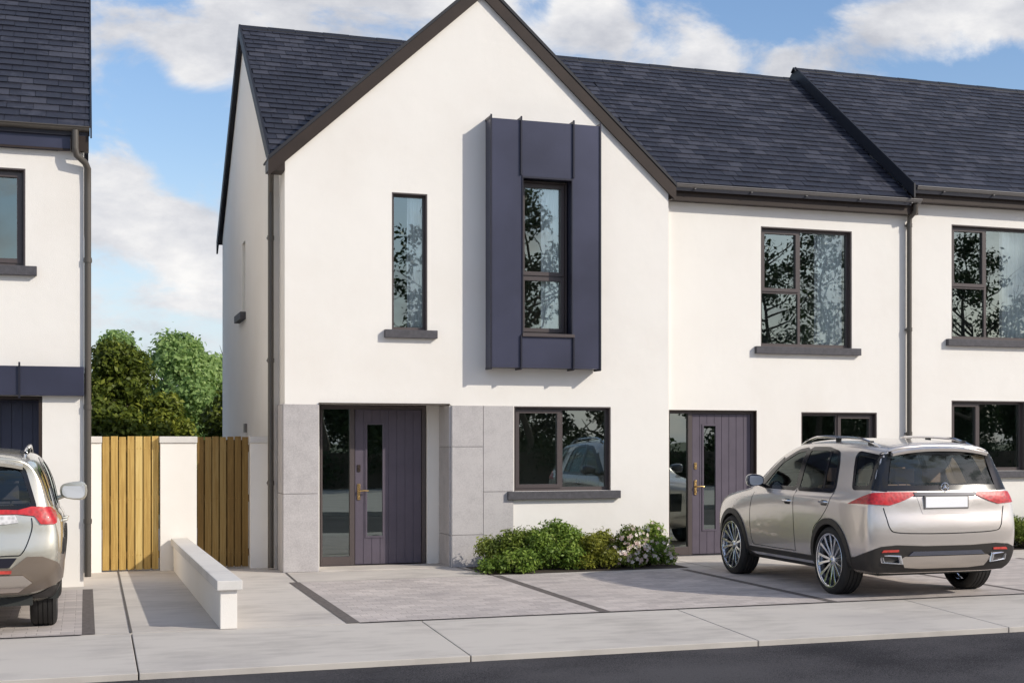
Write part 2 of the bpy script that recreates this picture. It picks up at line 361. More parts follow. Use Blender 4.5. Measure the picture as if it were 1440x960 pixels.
# cloud body tone: brighter where the cloud is thick, greyer in its folds
nz2 = N(nt, 'ShaderNodeTexNoise', i_Scale=10, i_Detail=8, i_Roughness=.6); L(nt, mp.outputs[0], nz2.inputs['Vector'])
ccol = ramp(nt, nz2.outputs[0], [(.34, (4.1, 4.25, 4.7)), (.50, (5.7, 5.75, 6.0)), (.66, (7.4, 7.3, 7.2))])
mxs = N(nt, 'ShaderNodeMix', data_type='RGBA'); L(nt, mrc.outputs[0], mxs.inputs[0])
# clear sky tone of the place: Nishita with a little extra saturation
hs = N(nt, 'ShaderNodeHueSaturation'); hs.inputs['Saturation'].default_value = 1.15; hs.inputs['Value'].default_value = 1.32; L(nt, sky.outputs[0], hs.inputs['Color'])
hm = N(nt, 'ShaderNodeMix', data_type='RGBA', blend_type='MULTIPLY'); hm.inputs[0].default_value = 1; L(nt, hs.outputs[0], hm.inputs[6]); hm.inputs[7].default_value = (1.0, .90, .92, 1)
ev = N(nt, 'ShaderNodeSeparateXYZ'); L(nt, D, ev.inputs[0])
hz_ = N(nt, 'ShaderNodeMapRange', interpolation_type='SMOOTHSTEP'); L(nt, ev.outputs[2], hz_.inputs[0]); hz_.inputs[1].default_value = -.02; hz_.inputs[2].default_value = .20; hz_.inputs[3].default_value = .80; hz_.inputs[4].default_value = 0
hx_ = N(nt, 'ShaderNodeMix', data_type='RGBA'); L(nt, hz_.outputs[0], hx_.inputs[0]); L(nt, hm.outputs[2], hx_.inputs[6]); hx_.inputs[7].default_value = (4.6, 5.6, 6.9, 1)
L(nt, hx_.outputs[2], mxs.inputs[6]); L(nt, ccol, mxs.inputs[7]); L(nt, mxs.outputs[2], bg.inputs[0])
bg.inputs[1].default_value = .128

# ------------------------------------------------------------------ ground and paving (setting)
def sheet(name, mat, pts, z=0, label=None):
    m = MB(); v = [(p[0], p[1], p[2] if len(p) > 2 else z) for p in pts]; m.add(v, [tuple(range(len(v)))])
    o = m.build(name, mat, fix=False); tag(o, kind='structure'); return o
def slab(name, mat, x0, x1, y0, y1, z0, z1):
    o = MB().box(x0, x1, y0, y1, z0, z1).build(name, mat); tag(o, kind='structure'); return o
sheet('ground', M['ground'], [(-600, -600), (600, -600), (600, 900), (-600, 900)], -.19)
sheet('road', M['asphalt'], [(-60, -15.6), (90, -15.6), (90, -7.9), (-60, -7.9)], -.125)
RE = -7.9          # road edge of the near footpath
slab('forecourt', M['concrete'], -45, 50, -5.87, 11, -.18, 0)
# near footpath falls to the road; cut into bays by open joints
jx = [-9, -6.1, -3.3, -.6, .0, 3.14, 5.87, 8.62, 11.4, 14.1, 16.9, 19.7, 22.5, 26]
jx = [-45, -38, -30, -24, -18, -13.5, -10.8, -8.0, -5.2, -2.4, .40, 3.13, 5.88, 8.64, 11.4, 14.15, 16.9, 19.7, 22.5, 26, 32, 40, 50]
m = MB()
for a, b in zip(jx[:-1], jx[1:]):
    a += .006; b -= .006
    m.add([(a, RE, -.072), (b, RE, -.072), (b, -5.885, -.001), (a, -5.885, -.001), (a, RE, -.18), (b, RE, -.18), (b, -5.885, -.18), (a, -5.885, -.18)],
          [(0, 1, 2, 3), (4, 7, 6, 5), (0, 4, 5, 1), (1, 5, 6, 2), (2, 6, 7, 3), (3, 7, 4, 0)])
o = m.build('footpath', M['path'], bevel=.006); tag(o, kind='structure')
o = MB().box(-45, 50, RE + .01, -5.88, -.17, -.155).build('footpath_bed', M['joint']); o.name = 'footpath_bed'; tag(o, kind='structure')
# driveways (block paving) with dark sett strips
Z1, Z2 = .004, .008
def drive(x0, x1, y0=-5.855, y1=-1.5): return sheet('driveway', M['paver'], [(x0, y0), (x1, y0), (x1, y1), (x0, y1)], Z1)
drive(2.53, 5.03); drive(5.15, 7.71); drive(7.83, 10.4); drive(10.5, 13.2); drive(13.3, 16); drive(-5.4, -.03)
def strip(x0, x1, y0, y1, z=Z1 + .001, mat='strip'): return sheet('paving_strip', M[mat], [(x0, y0), (x1, y0), (x1, y1), (x0, y1)], z)
for a, b in ((2.40, 2.53), (5.03, 5.15), (7.71, 7.83), (10.4, 10.5), (13.2, 13.3), (-.03, .085)): strip(a, b, -5.86, -1.47)
strip(2.53, 16, -5.885, -5.855, Z2, 'strip'); strip(-5.4, -.03, -5.885, -5.855, Z2); strip(2.53, 5.03, -1.5, -1.475, Z2, 'strip')
# open joints in the forecourt concrete
def joint(p, q, wd=.022):
    d = Vector((q[0] - p[0], q[1] - p[1])).normalized(); n = Vector((-d.y, d.x)) * wd / 2
    return sheet('paving_joint', M['joint'], [(p[0] + n.x, p[1] + n.y), (p[0] - n.x, p[1] - n.y), (q[0] - n.x, q[1] - n.y), (q[0] + n.x, q[1] + n.y)], Z2 - .002)
joint((.42, 1.0), (.40, -5.87), .022); joint((2.54, -.04), (2.50, -1.47)); joint((4.9, -.03), (5.06, -1.47)); joint((8.25, .6), (8.25, -1.47), .012)
sheet('planting_bed', M['soil'], [(5.02, -1.36), (7.95, -1.25), (7.95, -.04), (5.02, -.04)], .006)
sheet('planting_bed', M['soil'], [(10.3, -.6), (13.0, -.6), (13.0, .62), (10.3, .62)], .006)
sheet('planting_bed', M['soil'], [(13.1, .0), (18, .0), (18, .62), (13.1, .62)], .010)
# far side of the road
slab('far_footpath', M['path'], -60, 90, -17.4, -15.6, -.18, -.02)
sheet('far_forecourt', M['path'], [(-60, -60), (90, -60), (90, -17.4), (-60, -17.4)], -.03)

# ------------------------------------------------------------------ building helpers
def wall_grid(m, a0, a1, z0, z1, holes, c0, c1, axis='y'):
    """wall slab in the (a,z) plane between c0 (outer) and c1 (inner) with rectangular holes"""
    As = sorted({a0, a1} | {h[0] for h in holes} | {h[1] for h in holes}); Zs = sorted({z0, z1} | {h[2] for h in holes} | {h[3] for h in holes})
    def inh(a, z): return any(h[0] < a < h[1] and h[2] < z < h[3] for h in holes) or not (a0 < a < a1 and z0 < z < z1)
    def P(a, c, z): return (a, c, z) if axis == 'y' else (c, a, z)
    for i in range(len(As) - 1):
        for j in range(len(Zs) - 1):
            A, B, S, T = As[i], As[i + 1], Zs[j], Zs[j + 1]; ca, cz = (A + B) / 2, (S + T) / 2
            if inh(ca, cz): continue
            for c in (c0, c1): m.add([P(A, c, S), P(B, c, S), P(B, c, T), P(A, c, T)], [(0, 1, 2, 3)])
            for (ta, tz, q) in ((ca, S - 1e-4, [(A, S), (B, S)]), (ca, T + 1e-4, [(A, T), (B, T)]), (A - 1e-4, cz, [(A, S), (A, T)]), (B + 1e-4, cz, [(B, S), (B, T)])):
                if inh(ta, tz): m.add([P(q[0][0], c0, q[0][1]), P(q[1][0], c0, q[1][1]), P(q[1][0], c1, q[1][1]), P(q[0][0], c1, q[0][1])], [(0, 1, 2, 3)])
def weld(o):
    bm = bmesh.new(); bm.from_mesh(o.data); bmesh.ops.remove_doubles(bm, verts=bm.verts, dist=1e-4); bmesh.ops.recalc_face_normals(bm, faces=bm.faces); bm.to_mesh(o.data); bm.free(); return o

SLOPE = .664                      # main roof pitch (rise per metre)
def slates(m, x0, x1, Y0, Z0, Y1, Z1, e=.185, w_=.24, keep=None, seed=1):
    """courses of slates on the slope from (Y0,Z0) up to (Y1,Z1)"""
    rnd = random.Random(seed); ln = math.hypot(Y1 - Y0, Z1 - Z0); dy, dz = (Y1 - Y0) / ln, (Z1 - Z0) / ln; ny, nz_ = -dz, dy
    if Y1 < Y0: ny, nz_ = dz, -dy
    if nz_ < 0: ny, nz_ = -ny, -nz_
    rows = int(ln / e)
    e = ln / rows
    for r in range(rows):
        s0 = r * e; s1 = min(s0 + e * 1.12, ln); off = (r % 2) * w_ / 2 + rnd.uniform(-.02, .02)
        k0 = int((x0 - off) / w_) - 1; k = k0
        while off + k * w_ < x1:
            a, b = max(x0, off + k * w_ + .003), min(x1, off + (k + 1) * w_ - .003); k += 1
            if b - a < .03: continue
            cy, cz, cx = Y0 + dy * (s0 + e / 2), Z0 + dz * (s0 + e / 2), (a + b) / 2
            if keep and not keep(cx, cy, cz): continue
            h0 = .022 + rnd.uniform(-.003, .005); h0b = h0 + rnd.uniform(-.003, .003); h1 = .006; j = rnd.uniform(-.006, .004)
            def q(x, s, h): return (x, Y0 + dy * s + ny * h, Z0 + dz * s + nz_ * h)
            t = min(1, max(0, rnd.gauss(.40, .095)))
            m.add([q(a, s0 + j, h0), q(b, s0 + j, h0b), q(b, s1, h1), q(a, s1, h1), q(a, s0 + j, 0), q(b, s0 + j, 0)], [(0, 1, 2, 3), (4, 5, 1, 0), (0, 3, 4), (1, 5, 2)], t)

def window(parent, x0, x1, z0, z1, Y, lay, glass, sill=True, rev=.09, fw=.055, name='window'):
    """lay: list of (fx0,fx1,fz0,fz1,casement) panes in fractions. Y = outer wall face"""
    yf = Y + rev; lin = .018
    fr = MB()
    # dark lining of the reveal
    fr.box(x0, x0 + lin, Y + .004, yf, z0, z1); fr.box(x1 - lin, x1, Y + .004, yf, z0, z1); fr.box(x0 + lin, x1 - lin, Y + .004, yf, z1 - lin, z1)
    fr.box(x0, x0 + fw, yf, yf + .07, z0, z1); fr.box(x1 - fw, x1, yf, yf + .07, z0, z1)
    fr.box(x0 + fw, x1 - fw, yf, yf + .07, z0, z0 + fw); fr.box(x0 + fw, x1 - fw, yf, yf + .07, z1 - fw, z1)
    W, H_ = x1 - x0, z1 - z0
    panes = []; done = set()
    for (a, b, c, d, cas) in lay:
        A = x0 + (fw if a == 0 else W * a + .022); B = x1 - fw if b == 1 else x0 + W * b - .022
        C = z0 + (fw if c == 0 else H_ * c + .022); Dd = z1 - fw if d == 1 else z0 + H_ * d - .022
        if b < 1 and b not in done: done.add(b); fr.box(x0 + W * b - .022, x0 + W * b + .022, yf + .004, yf + .066, z0 + fw, z1 - fw)
        if d < 1: fr.box(A, B, yf + .002, yf + .068, Dd, Dd + .044)
        if cas:
            k = .042; yy = yf - .016
            fr.box(A - .012, A + k, yy, yf + .05, C - .012, Dd + .012); fr.box(B - k, B + .012, yy, yf + .05, C - .012, Dd + .012)
            fr.box(A + k, B - k, yy, yf + .05, C - .012, C + k); fr.box(A + k, B - k, yy, yf + .05, Dd - k, Dd + .012)
            A += k; B -= k; C += k; Dd -= k
        panes.append((A, B, C, Dd))
    f = fr.build(name, M['frame'], parent)
    for (A, B, C, Dd) in panes:
        p = MB().add([(A - .01, yf + .03, C - .01), (B + .01, yf + .03, C - .01), (B + .01, yf + .03, Dd + .01), (A - .01, yf + .03, Dd + .01)], [(0, 1, 2, 3)]).build('pane', M[glass], f, fix=False)
    if sill: MB().box(x0 - .11, x1 + .13, Y - .085, Y + .12, z0 - .115, z0 - .002).build('sill', M['sill'], f, bevel=.006)
    return f

def curtain(x0, x1, z0, z1, Y, label, waves=7, seed=0):
    rnd = random.Random(seed); n = waves * 12; m = MB(); vs = []
    ph = [rnd.uniform(0, 6) for _ in range(3)]
    for i in range(n + 1):
        t = i / n; x = x0 + (x1 - x0) * t
        yy = Y + .016 * math.sin(t * waves * 6.283 + ph[0]) + .006 * math.sin(t * waves * 2.3 * 6.283 + ph[1])
        vs += [(x, yy, z0), (x + .01 * math.sin(t * 9 + ph[2]), yy * 1.0, (z0 + z1) / 2), (x, yy, z1)]
    fs = []
    for i in range(n): b = i * 3; fs += [(b, b + 3, b + 4, b + 1), (b + 1, b + 4, b + 5, b + 2)]
    o = m.add(vs, fs).build('curtain', M['curtain'], fix=False, smooth=True)
    tag(o, label, 'curtain', 'curtains behind the upstairs windows'); return o

def door_set(parent, x0, x1, z0, z1, Y, slot, leaf):
    """frame with side light, leaf of vertical boards, glazed slot, handle"""
    ft = .055
    fr = MB()
    fr.box(x0, x0 + .03, Y, Y + .09, z0, z1); fr.box(x1 - ft, x1, Y, Y + .09, z0, z1); fr.box(x0 + .03, x1 - ft, Y, Y + .09, z1 - ft, z1)
    lx0, lx1 = leaf
    fr.box(lx0 - .075, lx0 - .008, Y, Y + .09, z0, z1 - ft)                  # mullion
    fr.box(x0 + .03, lx0 - .075, Y, Y + .09, z0, z0 + .13)                  # bottom rail of side light
    f = fr.build('door_frame', M['frame'], parent, bevel=.003)
    MB().add([(x0 + .03, Y + .045, z0 + .13), (lx0 - .075, Y + .045, z0 + .13), (lx0 - .075, Y + .045, z1 - ft), (x0 + .03, Y + .045, z1 - ft)], [(0, 1, 2, 3)]).build('side_light', M['glass_low'], f, fix=False)
    MB().box(x0 - .02, x1 + .02, Y - .03, Y + .09, z0 - .03, z0 - .002).build('threshold', M['sill'], f)
    d = MB(); sx0, sx1, sz0, sz1 = slot; a = lx0; n = 8; wd = (lx1 - lx0) / n
    dz0, dz1 = z0 + .012, z1 - ft - .006
    edges = [lx0 + i * wd for i in range(n + 1)]
    for i in range(n):
        A, B = edges[i] + .004, edges[i + 1] - .004
        segs = [(dz0, dz1)] if (B <= sx0 or A >= sx1) else [(dz0, sz0), (sz1, dz1)]
        for (c, e) in segs: d.box(A, B, Y + .022, Y + .06, c, e)
        if A < sx0 < B: d.box(A, sx0, Y + .022, Y + .06, sz0, sz1)
        if A < sx1 < B: d.box(sx1, B, Y + .022, Y + .06, sz0, sz1)
    # backing between the boards
    d.box(lx0, sx0, Y + .028, Y + .055, dz0, dz1); d.box(sx1, lx1, Y + .028, Y + .055, dz0, dz1); d.box(sx0, sx1, Y + .028, Y + .055, dz0, sz0); d.box(sx0, sx1, Y + .028, Y + .055, sz1, dz1)
    dl = d.build('door', M['door'], parent)
    sf = MB(); k = .022
    sf.box(sx0 - k, sx0 + .004, Y + .010, Y + .05, sz0 - k, sz1 + k); sf.box(sx1 - .004, sx1 + k, Y + .010, Y + .05, sz0 - k, sz1 + k)
    sf.box(sx0 + .004, sx1 - .004, Y + .010, Y + .05, sz0 - k, sz0 + .004); sf.box(sx0 + .004, sx1 - .004, Y + .010, Y + .05, sz1 - .004, sz1 + k)
    sf.build('glazing_bead', M['door'], dl)
    MB().add([(sx0, Y + .035, sz0), (sx1, Y + .035, sz0), (sx1, Y + .035, sz1), (sx0, Y + .035, sz1)], [(0, 1, 2, 3)]).build('pane', M['glass_low'], dl, fix=False)
    hx = lx0 + .055; hz = z0 + 1.06
    h = MB().box(hx - .02, hx + .02, Y + .006, Y + .022, hz - .13, hz + .10)
    h.tube([(hx, Y + .01, hz), (hx, Y - .05, hz)], .013); h.tube([(hx, Y - .05, hz), (hx + .06, Y - .055, hz + .006), (hx + .13, Y - .05, hz)], [.013, .012, .009])
    h.lathe([(.001, -.015), (.013, -.012), (.013, .02)], 'y', (hx, Y, hz - .085), 12)
    h.build('handle', M['brass'], dl, smooth=True, bevel=.003)
    MB().box(hx - .022, hx + .022, Y + .008, Y + .022, hz + .27, hz + .37).lathe([(.001, -.006), (.012, -.003), (.012, .01)], 'y', (hx, Y + .006, hz + .32), 12).build('lock_escutcheon', M['brass'] if x0 > 6 else M['trim'], dl, bevel=.004)
    return dl

def gutter(parent, x0, x1, Y, z, fascia=.2, wallY=None):
    """half-round gutter with its lip at z, fascia behind it"""
    m = MB(); r = .062; n = 10; pr = [(Y - r * math.cos(math.pi * i / n), z - r * .95 * math.sin(math.pi * i / n)) for i in range(n + 1)]
    pr += [(Y + (r - .008) * math.cos(math.pi * i / n), z - (r - .008) * .95 * math.sin(math.pi * i / n)) for i in range(n + 1)]
    m.prism(pr, 'x', x0, x1); m.tube([(x0, Y - r, z), (x1, Y - r, z)], .010, 8)
    x = x0 + .5
    while x < x1: m.box(x - .012, x + .012, Y - r - .006, Y + r + .004, z - .07, z - .055); x += .95
    g = m.build('gutter', M['gutter'], parent, smooth=True)
    b = MB().box(x0, x1, Y + r + .003, (wallY or Y + .2), z - fascia - .03, z - .01); b.build('fascia', M['trim'], parent)
    return g

def pipe(parent, pts, r=.038, clips=()):
    m = MB().tube(pts, r, 14)
    for z in clips:
        x, y = pts[-1][0], pts[-1][1]; m.lathe([(r + .008, -.03), (r + .008, .03)], 'z', (x, y, z), 14); m.box(x - .05, x + .05, y + r * .6, y + r + .03, z - .012, z + .012)
    return m.build('downpipe', M['pipe'], parent, smooth=True)

MW = .65                          # main wall face (Y)
# ------------------------------------------------------------------ HOUSE 1 : gabled end of terrace
h1 = empty('gabled_house', (5.3, .6, 0), label='white rendered end house with steep front gable, grey stone plinth and dark metal box window', cat='house')
def at(h):                         # parts are written in world metres; place them under the house empty
    hx = h.location.copy()
    for c in h.children:
        c.location = -hx
ZE, YE, YR, ZR = 5.70, .36, 4.52, 8.56   # eave line and ridge line of the slate surface
GX0, GX1, GC = 2.53, 8.13, 5.27
w1 = MB()
slit = (3.99, 4.49, 3.33, 5.24); boxh = (5.79, 6.53, 3.30, 5.52); gw = (5.75, 7.22, 1.06, 2.28)
ent = (2.99, 4.83, 0, 2.29)
wall_grid(w1, GX0, GX1, 0, 5.50, [slit, boxh, gw, (ent[0], ent[1], -1, ent[3])], 0, .30)
w1.prism([(GX0, 5.50), (GX1, 5.50), (GX1, 5.605), (GC, 8.13), (GX0, 5.62)], 'y', 0, .30)
# main wall stub left of the gable projection, side wall, rear wall
w1.box(2.44, 2.532, MW, MW + .3, 0, 5.5)
# porch: left cheek is hidden, right cheek and back wall
wall_grid(w1, ent[0] - .16, ent[1] + .0, 0, 2.5, [(3.09, 4.63, -1, 2.30)], MW, MW + .12)
w1.box(ent[1], ent[1] + .14, .302, MW, 0, 2.5); w1.box(ent[0] - .16, ent[0], .302, MW - .002, 0, 2.5); w1.box(ent[0] - .0, ent[1], .302, MW - .002, 2.30, 2.5)
w1.box(GX0, GX0 + .14, .302, MW - .002, 0, 5.5)
# left gable side wall (X = 2.44) with slit window
sw = (4.35, 4.85, 3.88, 5.05)
wall_grid(w1, MW + .302, 8.6, 0, 5.42, [sw], 2.44, 2.74, axis='x')
w1.prism([(MW + .302, 5.42), (8.6, 5.42), (8.6, 5.62), (YR, 8.46), (MW + .302, 5.84)], 'x', 2.44, 2.74)
w1.box(2.741, 8.2, 8.3, 8.6, 0, 5.6)                 # rear wall
w1.box(GX1 + .001, GX1 + .25, .6, 8.3, 0, 5.6)            # party wall
weld(w1.build('wall', M['render'], h1))
# first floor slab and ceiling keep the rooms dark
MB().box(2.76, 8.12, .66, 8.28, 2.62, 2.82).box(2.76, 8.12, .42, 8.28, 5.50, 5.58).box(2.76, 8.12, 3.8, 3.9, 2.83, 5.48).box(2.76, 8.12, 3.8, 3.9, .02, 2.6).box(5.02, 5.12, .5, 3.79, .02, 2.6).box(5.02, 5.12, .5, 3.79, 2.83, 5.48).build('partition', M['room'], h1)
# stone cladding: individual slabs with open joints, 30 mm proud
st = MB(); rnd = random.Random(3)
def sl(x0, x1, z0, z1, y=-.03, y2=-.002): st.box(x0 + .003, x1 - .003, y, y2, z0 + .003, z1 - .003, rnd.random())
sl(4.835, 5.29, 0, .455); sl(4.835, 5.29, .455, 1.70); sl(4.835, 5.29, 1.70, 2.285)
sl(5.29, 5.735, 0, 1.06); sl(5.29, 5.735, 1.06, 2.285)
def slx(x, x2, y0, y1, z0, z1): st.box(x, x2, y0 + .003, y1 - .003, z0 + .003, z1 - .003, rnd.random())
for z0, z1 in ((0, .455), (.455, 1.70), (1.70, 2.285)): slx(ent[1] - .028, ent[1] - .002, 0, MW - .005, z0, z1)
st.build('stone_cladding', M['stone'], h1, tint=True, bevel=.002, seg=1); st = MB()
sl(2.505, 2.985, .0, 1.065); sl(2.505, 2.985, 1.065, 2.285)
for z0, z1 in ((0, 1.065), (1.065, 2.285)): slx(GX0 - .028, GX0 - .002, -.0, MW - .01, z0, z1)                       # return on the left
stn = st.build('stone_cladding', M['stone'], h1, tint=True, bevel=.002, seg=1)
# windows of house 1
window(h1, *slit, 0, [(0, 1, 0, 1, False)], 'glass_up', fw=.045)
wb = window(h1, 5.81, 6.51, 3.32, 5.50, -.10, [(0, 1, 0, .38, True), (0, 1, .38, 1, True)], 'glass_up', sill=False, rev=.06, fw=.04)
window(h1, *gw, 0, [(0, .5, 0, 1, True), (.5, 1, 0, 1, False)], 'glass_low')
# side slit window
fr = MB().box(2.53, 2.60, sw[0], sw[0] + .05, sw[2], sw[3]).box(2.53, 2.60, sw[1] - .05, sw[1], sw[2], sw[3]).box(2.53, 2.60, sw[0] + .05, sw[1] - .05, sw[2], sw[2] + .05).box(2.53, 2.60, sw[0] + .05, sw[1] - .05, sw[3] - .05, sw[3])
fs = fr.build('window', M['frame'], h1)
MB().add([(2.56, sw[0] + .04, sw[2] + .04), (2.56, sw[1] - .04, sw[2] + .04), (2.56, sw[1] - .04, sw[3] - .04), (2.56, sw[0] + .04, sw[3] - .04)], [(0, 1, 2, 3)]).build('pane', M['glass_up'], fs, fix=False)
MB().box(2.35, 2.52, sw[0] - .1, sw[1] + .45, sw[2] - .12, sw[2] - .002).build('sill', M['sill'], fs, bevel=.005)
MB().box(2.40, 2.438, 4.05, 4.25, 1.92, 2.06).build('vent_cover', M['gutter'], h1, bevel=.005)
# metal box surround (projects 310 mm)
BX0, BX1, BZ0, BZ1, BY = 5.33, 6.96, 2.82, 6.32, -.29
bx = MB(); wall_grid(bx, BX0, BX1, BZ0, BZ1, [(5.79, 6.53, 3.30, 5.52)], BY, -.003)
bo = weld(bx.build('box_surround', M['navy'], h1))
for x in (5.77, 6.55):
    fn = MB()
    lo = MB().box(x - .011, x + .011, BY - .028, BY - .001, BZ0 - .02, 3.275).box(x - .011, x + .011, BY - .001, -.02, BZ0 - .028, BZ0 - .001)
    lo.build('standing_seam', M['fin'], bo)
    fn.box(x - .011, x + .011, BY - .028, BY - .001, 5.545, BZ1 + .05)
    fn.box(x - .011, x + .011, BY - .001, -.004, BZ1 + .001, BZ1 + .04); fn.build('standing_seam', M['fin'], bo)
for x in (BX0 + .004, BX1 - .004):
    fn = MB()
    fn.box(x - .012, x + .012, BY - .014, BY - .001, BZ0 - .02, BZ1 + .05); fn.box(x - .012, x + .012, BY - .001, -.004, BZ1 + .001, BZ1 + .035)
    fn.box(x - .012, x + .012, BY - .001, -.02, BZ0 - .028, BZ0 - .001); fn.build('standing_seam', M['fin'], bo)
fn = MB()
fn.box(5.785, 5.80, BY - .014, BY - .001, 3.28, 5.54); fn.box(6.52, 6.535, BY - .014, BY - .001, 3.28, 5.54); fn.box(5.80, 6.52, BY - .014, BY - .001, 5.505, 5.53)
fn.build('reveal_trim', M['fin'], bo)
MB().box(5.785, 6.56, BY - .035, -.05, 3.26, 3.305).build('sill', M['frame'], bo, bevel=.004)
door_set(h1, 3.11, 4.62, .012, 2.29, MW + .045, (3.77, 4.0, .42, 2.02), (3.60, 4.56))
MB().box(3.0, 4.82, -.02, MW + .02, .0, .010).build('porch_floor', M['concrete'], h1)
MB().box(3.0, 4.80, .003, MW - .004, 2.293, 2.299).box(2.985, 4.805, -.034, .003, 2.288, 2.306).build('porch_soffit', M['trim'], h1)
# main roof, house 1
def gz(x): return 8.30 - abs(x - GC) * .918                    # gable slate surface height
def mz(y): return ZE + (y - YE) * (ZR - ZE) / (YR - YE)
rm = MB(); slates(rm, 2.385, 8.2, YE, ZE, YR, ZR, keep=lambda x, y, z: z > gz(x) - .25, seed=11)
rm.prism([(YE + .02, ZE - .11), (YR, ZR - .11), (YR, ZR - .003), (YE, ZE - .003)], 'x', 2.39, 8.2, .3)
YB = YR + 4.35
rm.prism([(YR, ZR - .11), (YB, 5.53), (YB, 5.63), (YR, ZR - .003)], 'x', 2.39, 8.2, .3)
slates(rm, 2.385, 8.2, YB, 5.64, YR, ZR, seed=12)
rm.build('roof', M['slate'], h1, tint=True, fix=False)
vb = MB(); vb.prism([(YE - .06, ZE - .20), (YR, ZR - .16), (YR, ZR + .045), (YE - .06, ZE + .005)], 'x', 2.352, 2.383)
vb.prism([(YB + .05, 5.36), (YR + .001, ZR - .16), (YR + .001, ZR + .045), (YB + .05, 5.60)], 'x', 2.352, 2.383)
vb.build('verge_trim', M['black'], h1)
def ridge(h, x0, x1, yr, zr):
    m = MB(); x = x0; i = 0
    while x < x1:
        e = min(x + .45, x1); k = .004 * (i % 2)
        m.prism([(yr - .09, zr - .05 + k), (yr, zr + .02 + k), (yr + .09, zr - .05 + k), (yr + .09, zr - .03 + k), (yr, zr + .04 + k), (yr - .09, zr - .03 + k)], 'x', x, e - .006, random.random()); x = e; i += 1
    m.build('ridge_tile', M['black'], h)
ridge(h1, 2.36, 8.2, YR, ZR)
# gable roof slopes
gm = MB()
for sgn in (-1, 1):
    rndg = random.Random(5); Ln = math.hypot(2.95, 2.95 * .918); rows = 24; e = Ln / rows
    for r in range(rows):
        s0, s1 = r * e, min((r + 1.1) * e, Ln); off = (r % 2) * .15
        def q(s, y, h):
            u = 2.95 - s / Ln * 2.95; return (GC + sgn * (u + .68 * h), y, 8.30 - u * .918 + .73 * h)
        y = -.028 - off
        while y < 4.3:
            a, b = max(-.028, y + .003), min(4.3, y + .297); y += .3
            u = 2.95 - (s0 + e / 2) / Ln * 2.95; zz = 8.30 - u * .918
            if b - a < .03 or zz < mz((a + b) / 2) - .22 or (zz < mz(b) - .1 and a > .3): continue
            h = .02 + rndg.uniform(-.003, .004)
            gm.add([q(s0, a, h), q(s0, b, h), q(s1, b, .006), q(s1, a, .006), q(s0, a, 0), q(s0, b, 0)], [(0, 1, 2, 3), (4, 5, 1, 0), (0, 3, 4), (1, 5, 2)], rndg.random() * .7)
    # deck under the slates: a quadrilateral that dies into the main roof along the valley
    xe = GC + sgn * 2.95; ze = 8.30 - 2.95 * .918; yv = YE + (8.30 - ZE) / ((ZR - ZE) / (YR - YE))
    top = [(xe, -.028, ze), (GC, -.028, 8.30), (GC, yv, 8.30), (xe, .42, ze)]
    bot = [(a, b, c - .12) for a, b, c in top]
    gm.add(top + bot, [(0, 1, 2, 3), (7, 6, 5, 4), (0, 4, 5, 1), (1, 5, 6, 2), (2, 6, 7, 3), (3, 7, 4, 0)], .2)
gm.build('gable_roof', M['slate'], h1, tint=True, fix=False)
bb = MB(); dk = MB(); so_ = MB()
for sgn in (-1, 1):
    xe = GC + sgn * 2.965; ze = 8.30 - 2.965 * .918
    bb.prism([(xe, ze - .225), (GC, 8.30 - .225), (GC, 8.30 - .015), (xe, ze - .015)], 'y', -.058, -.033)
    dk.prism([(xe + sgn * .01, ze - .012), (GC, 8.30 - .012), (GC, 8.30 + .04), (xe + sgn * .01, ze + .04)], 'y', -.070, -.008)
    so_.prism([(xe, ze - .215), (GC, 8.085), (GC, 8.115), (xe, ze - .185)], 'y', -.032, -.002)
bb.box(2.312, 2.528, -.043, .34, 5.44, 5.565); bb.box(8.165, 8.2, -.043, .55, 5.38, 5.53)
bb.build('barge_board', M['trim'], h1); dk.build('barge_capping', M['black'], h1); so_.build('gable_soffit', M['trim'], h1)
g = MB().box(2.32, 2.44, .10, .30, 5.60, 5.67).build('gutter_end', M['gutter'], h1, bevel=.012)
pipe(h1, [(2.39, .30, 5.58), (2.39, .38, 5.40), (2.41, .565, 5.25), (2.41, .565, 5.1), (2.41, .565, .02)], .040, (4.6, 2.9, 1.2))
at(h1)

# ------------------------------------------------------------------ HOUSE 2 : mid terrace
h2 = empty('terraced_house', (10.4, 1.0, 0), label='white mid terrace house with plum grey front door, straight eaves and silver SUV in front', cat='house')
w2 = MB(); X2, X3 = 8.385, 12.62
dr = (8.40, 9.89, -1, 2.26); u4 = (9.96, 11.58, 3.27, 5.16); l4 = (10.67, 12.04, 1.06, 2.24)
wall_grid(w2, 8.132, X3, 0, 5.62, [dr, u4, l4], MW, MW + .30)
w2.box(X2, X3, 8.3, 8.6, 0, 5.6); w2.box(X3 - .2, X3 - .001, MW + .301, 8.299, 0, 5.62)
w2.build('wall', M['render'], h2); 
MB().box(8.39, 12.4, .96, 8.28, 2.62, 2.82).box(8.39, 12.4, .96, 8.28, 5.50, 5.58).box(8.39, 12.4, 3.8, 3.9, 2.83, 5.48).box(8.39, 12.4, 3.8, 3.9, .02, 2.6).box(10.1, 10.2, .96, 3.79, .02, 2.6).build('partition', M['room'], h2)
window(h2, *u4, MW, [(0, .44, 0, .46, False), (0, .44, .46, 1, True), (.44, 1, 0, 1, False)], 'glass_up')
window(h2, *l4, MW, [(0, .5, 0, 1, False), (.5, 1, 0, 1, True)], 'glass_low')
door_set(h2, 8.40, 9.89, .012, 2.26, MW + .085, (9.02, 9.23, .40, 2.02), (8.83, 9.83))
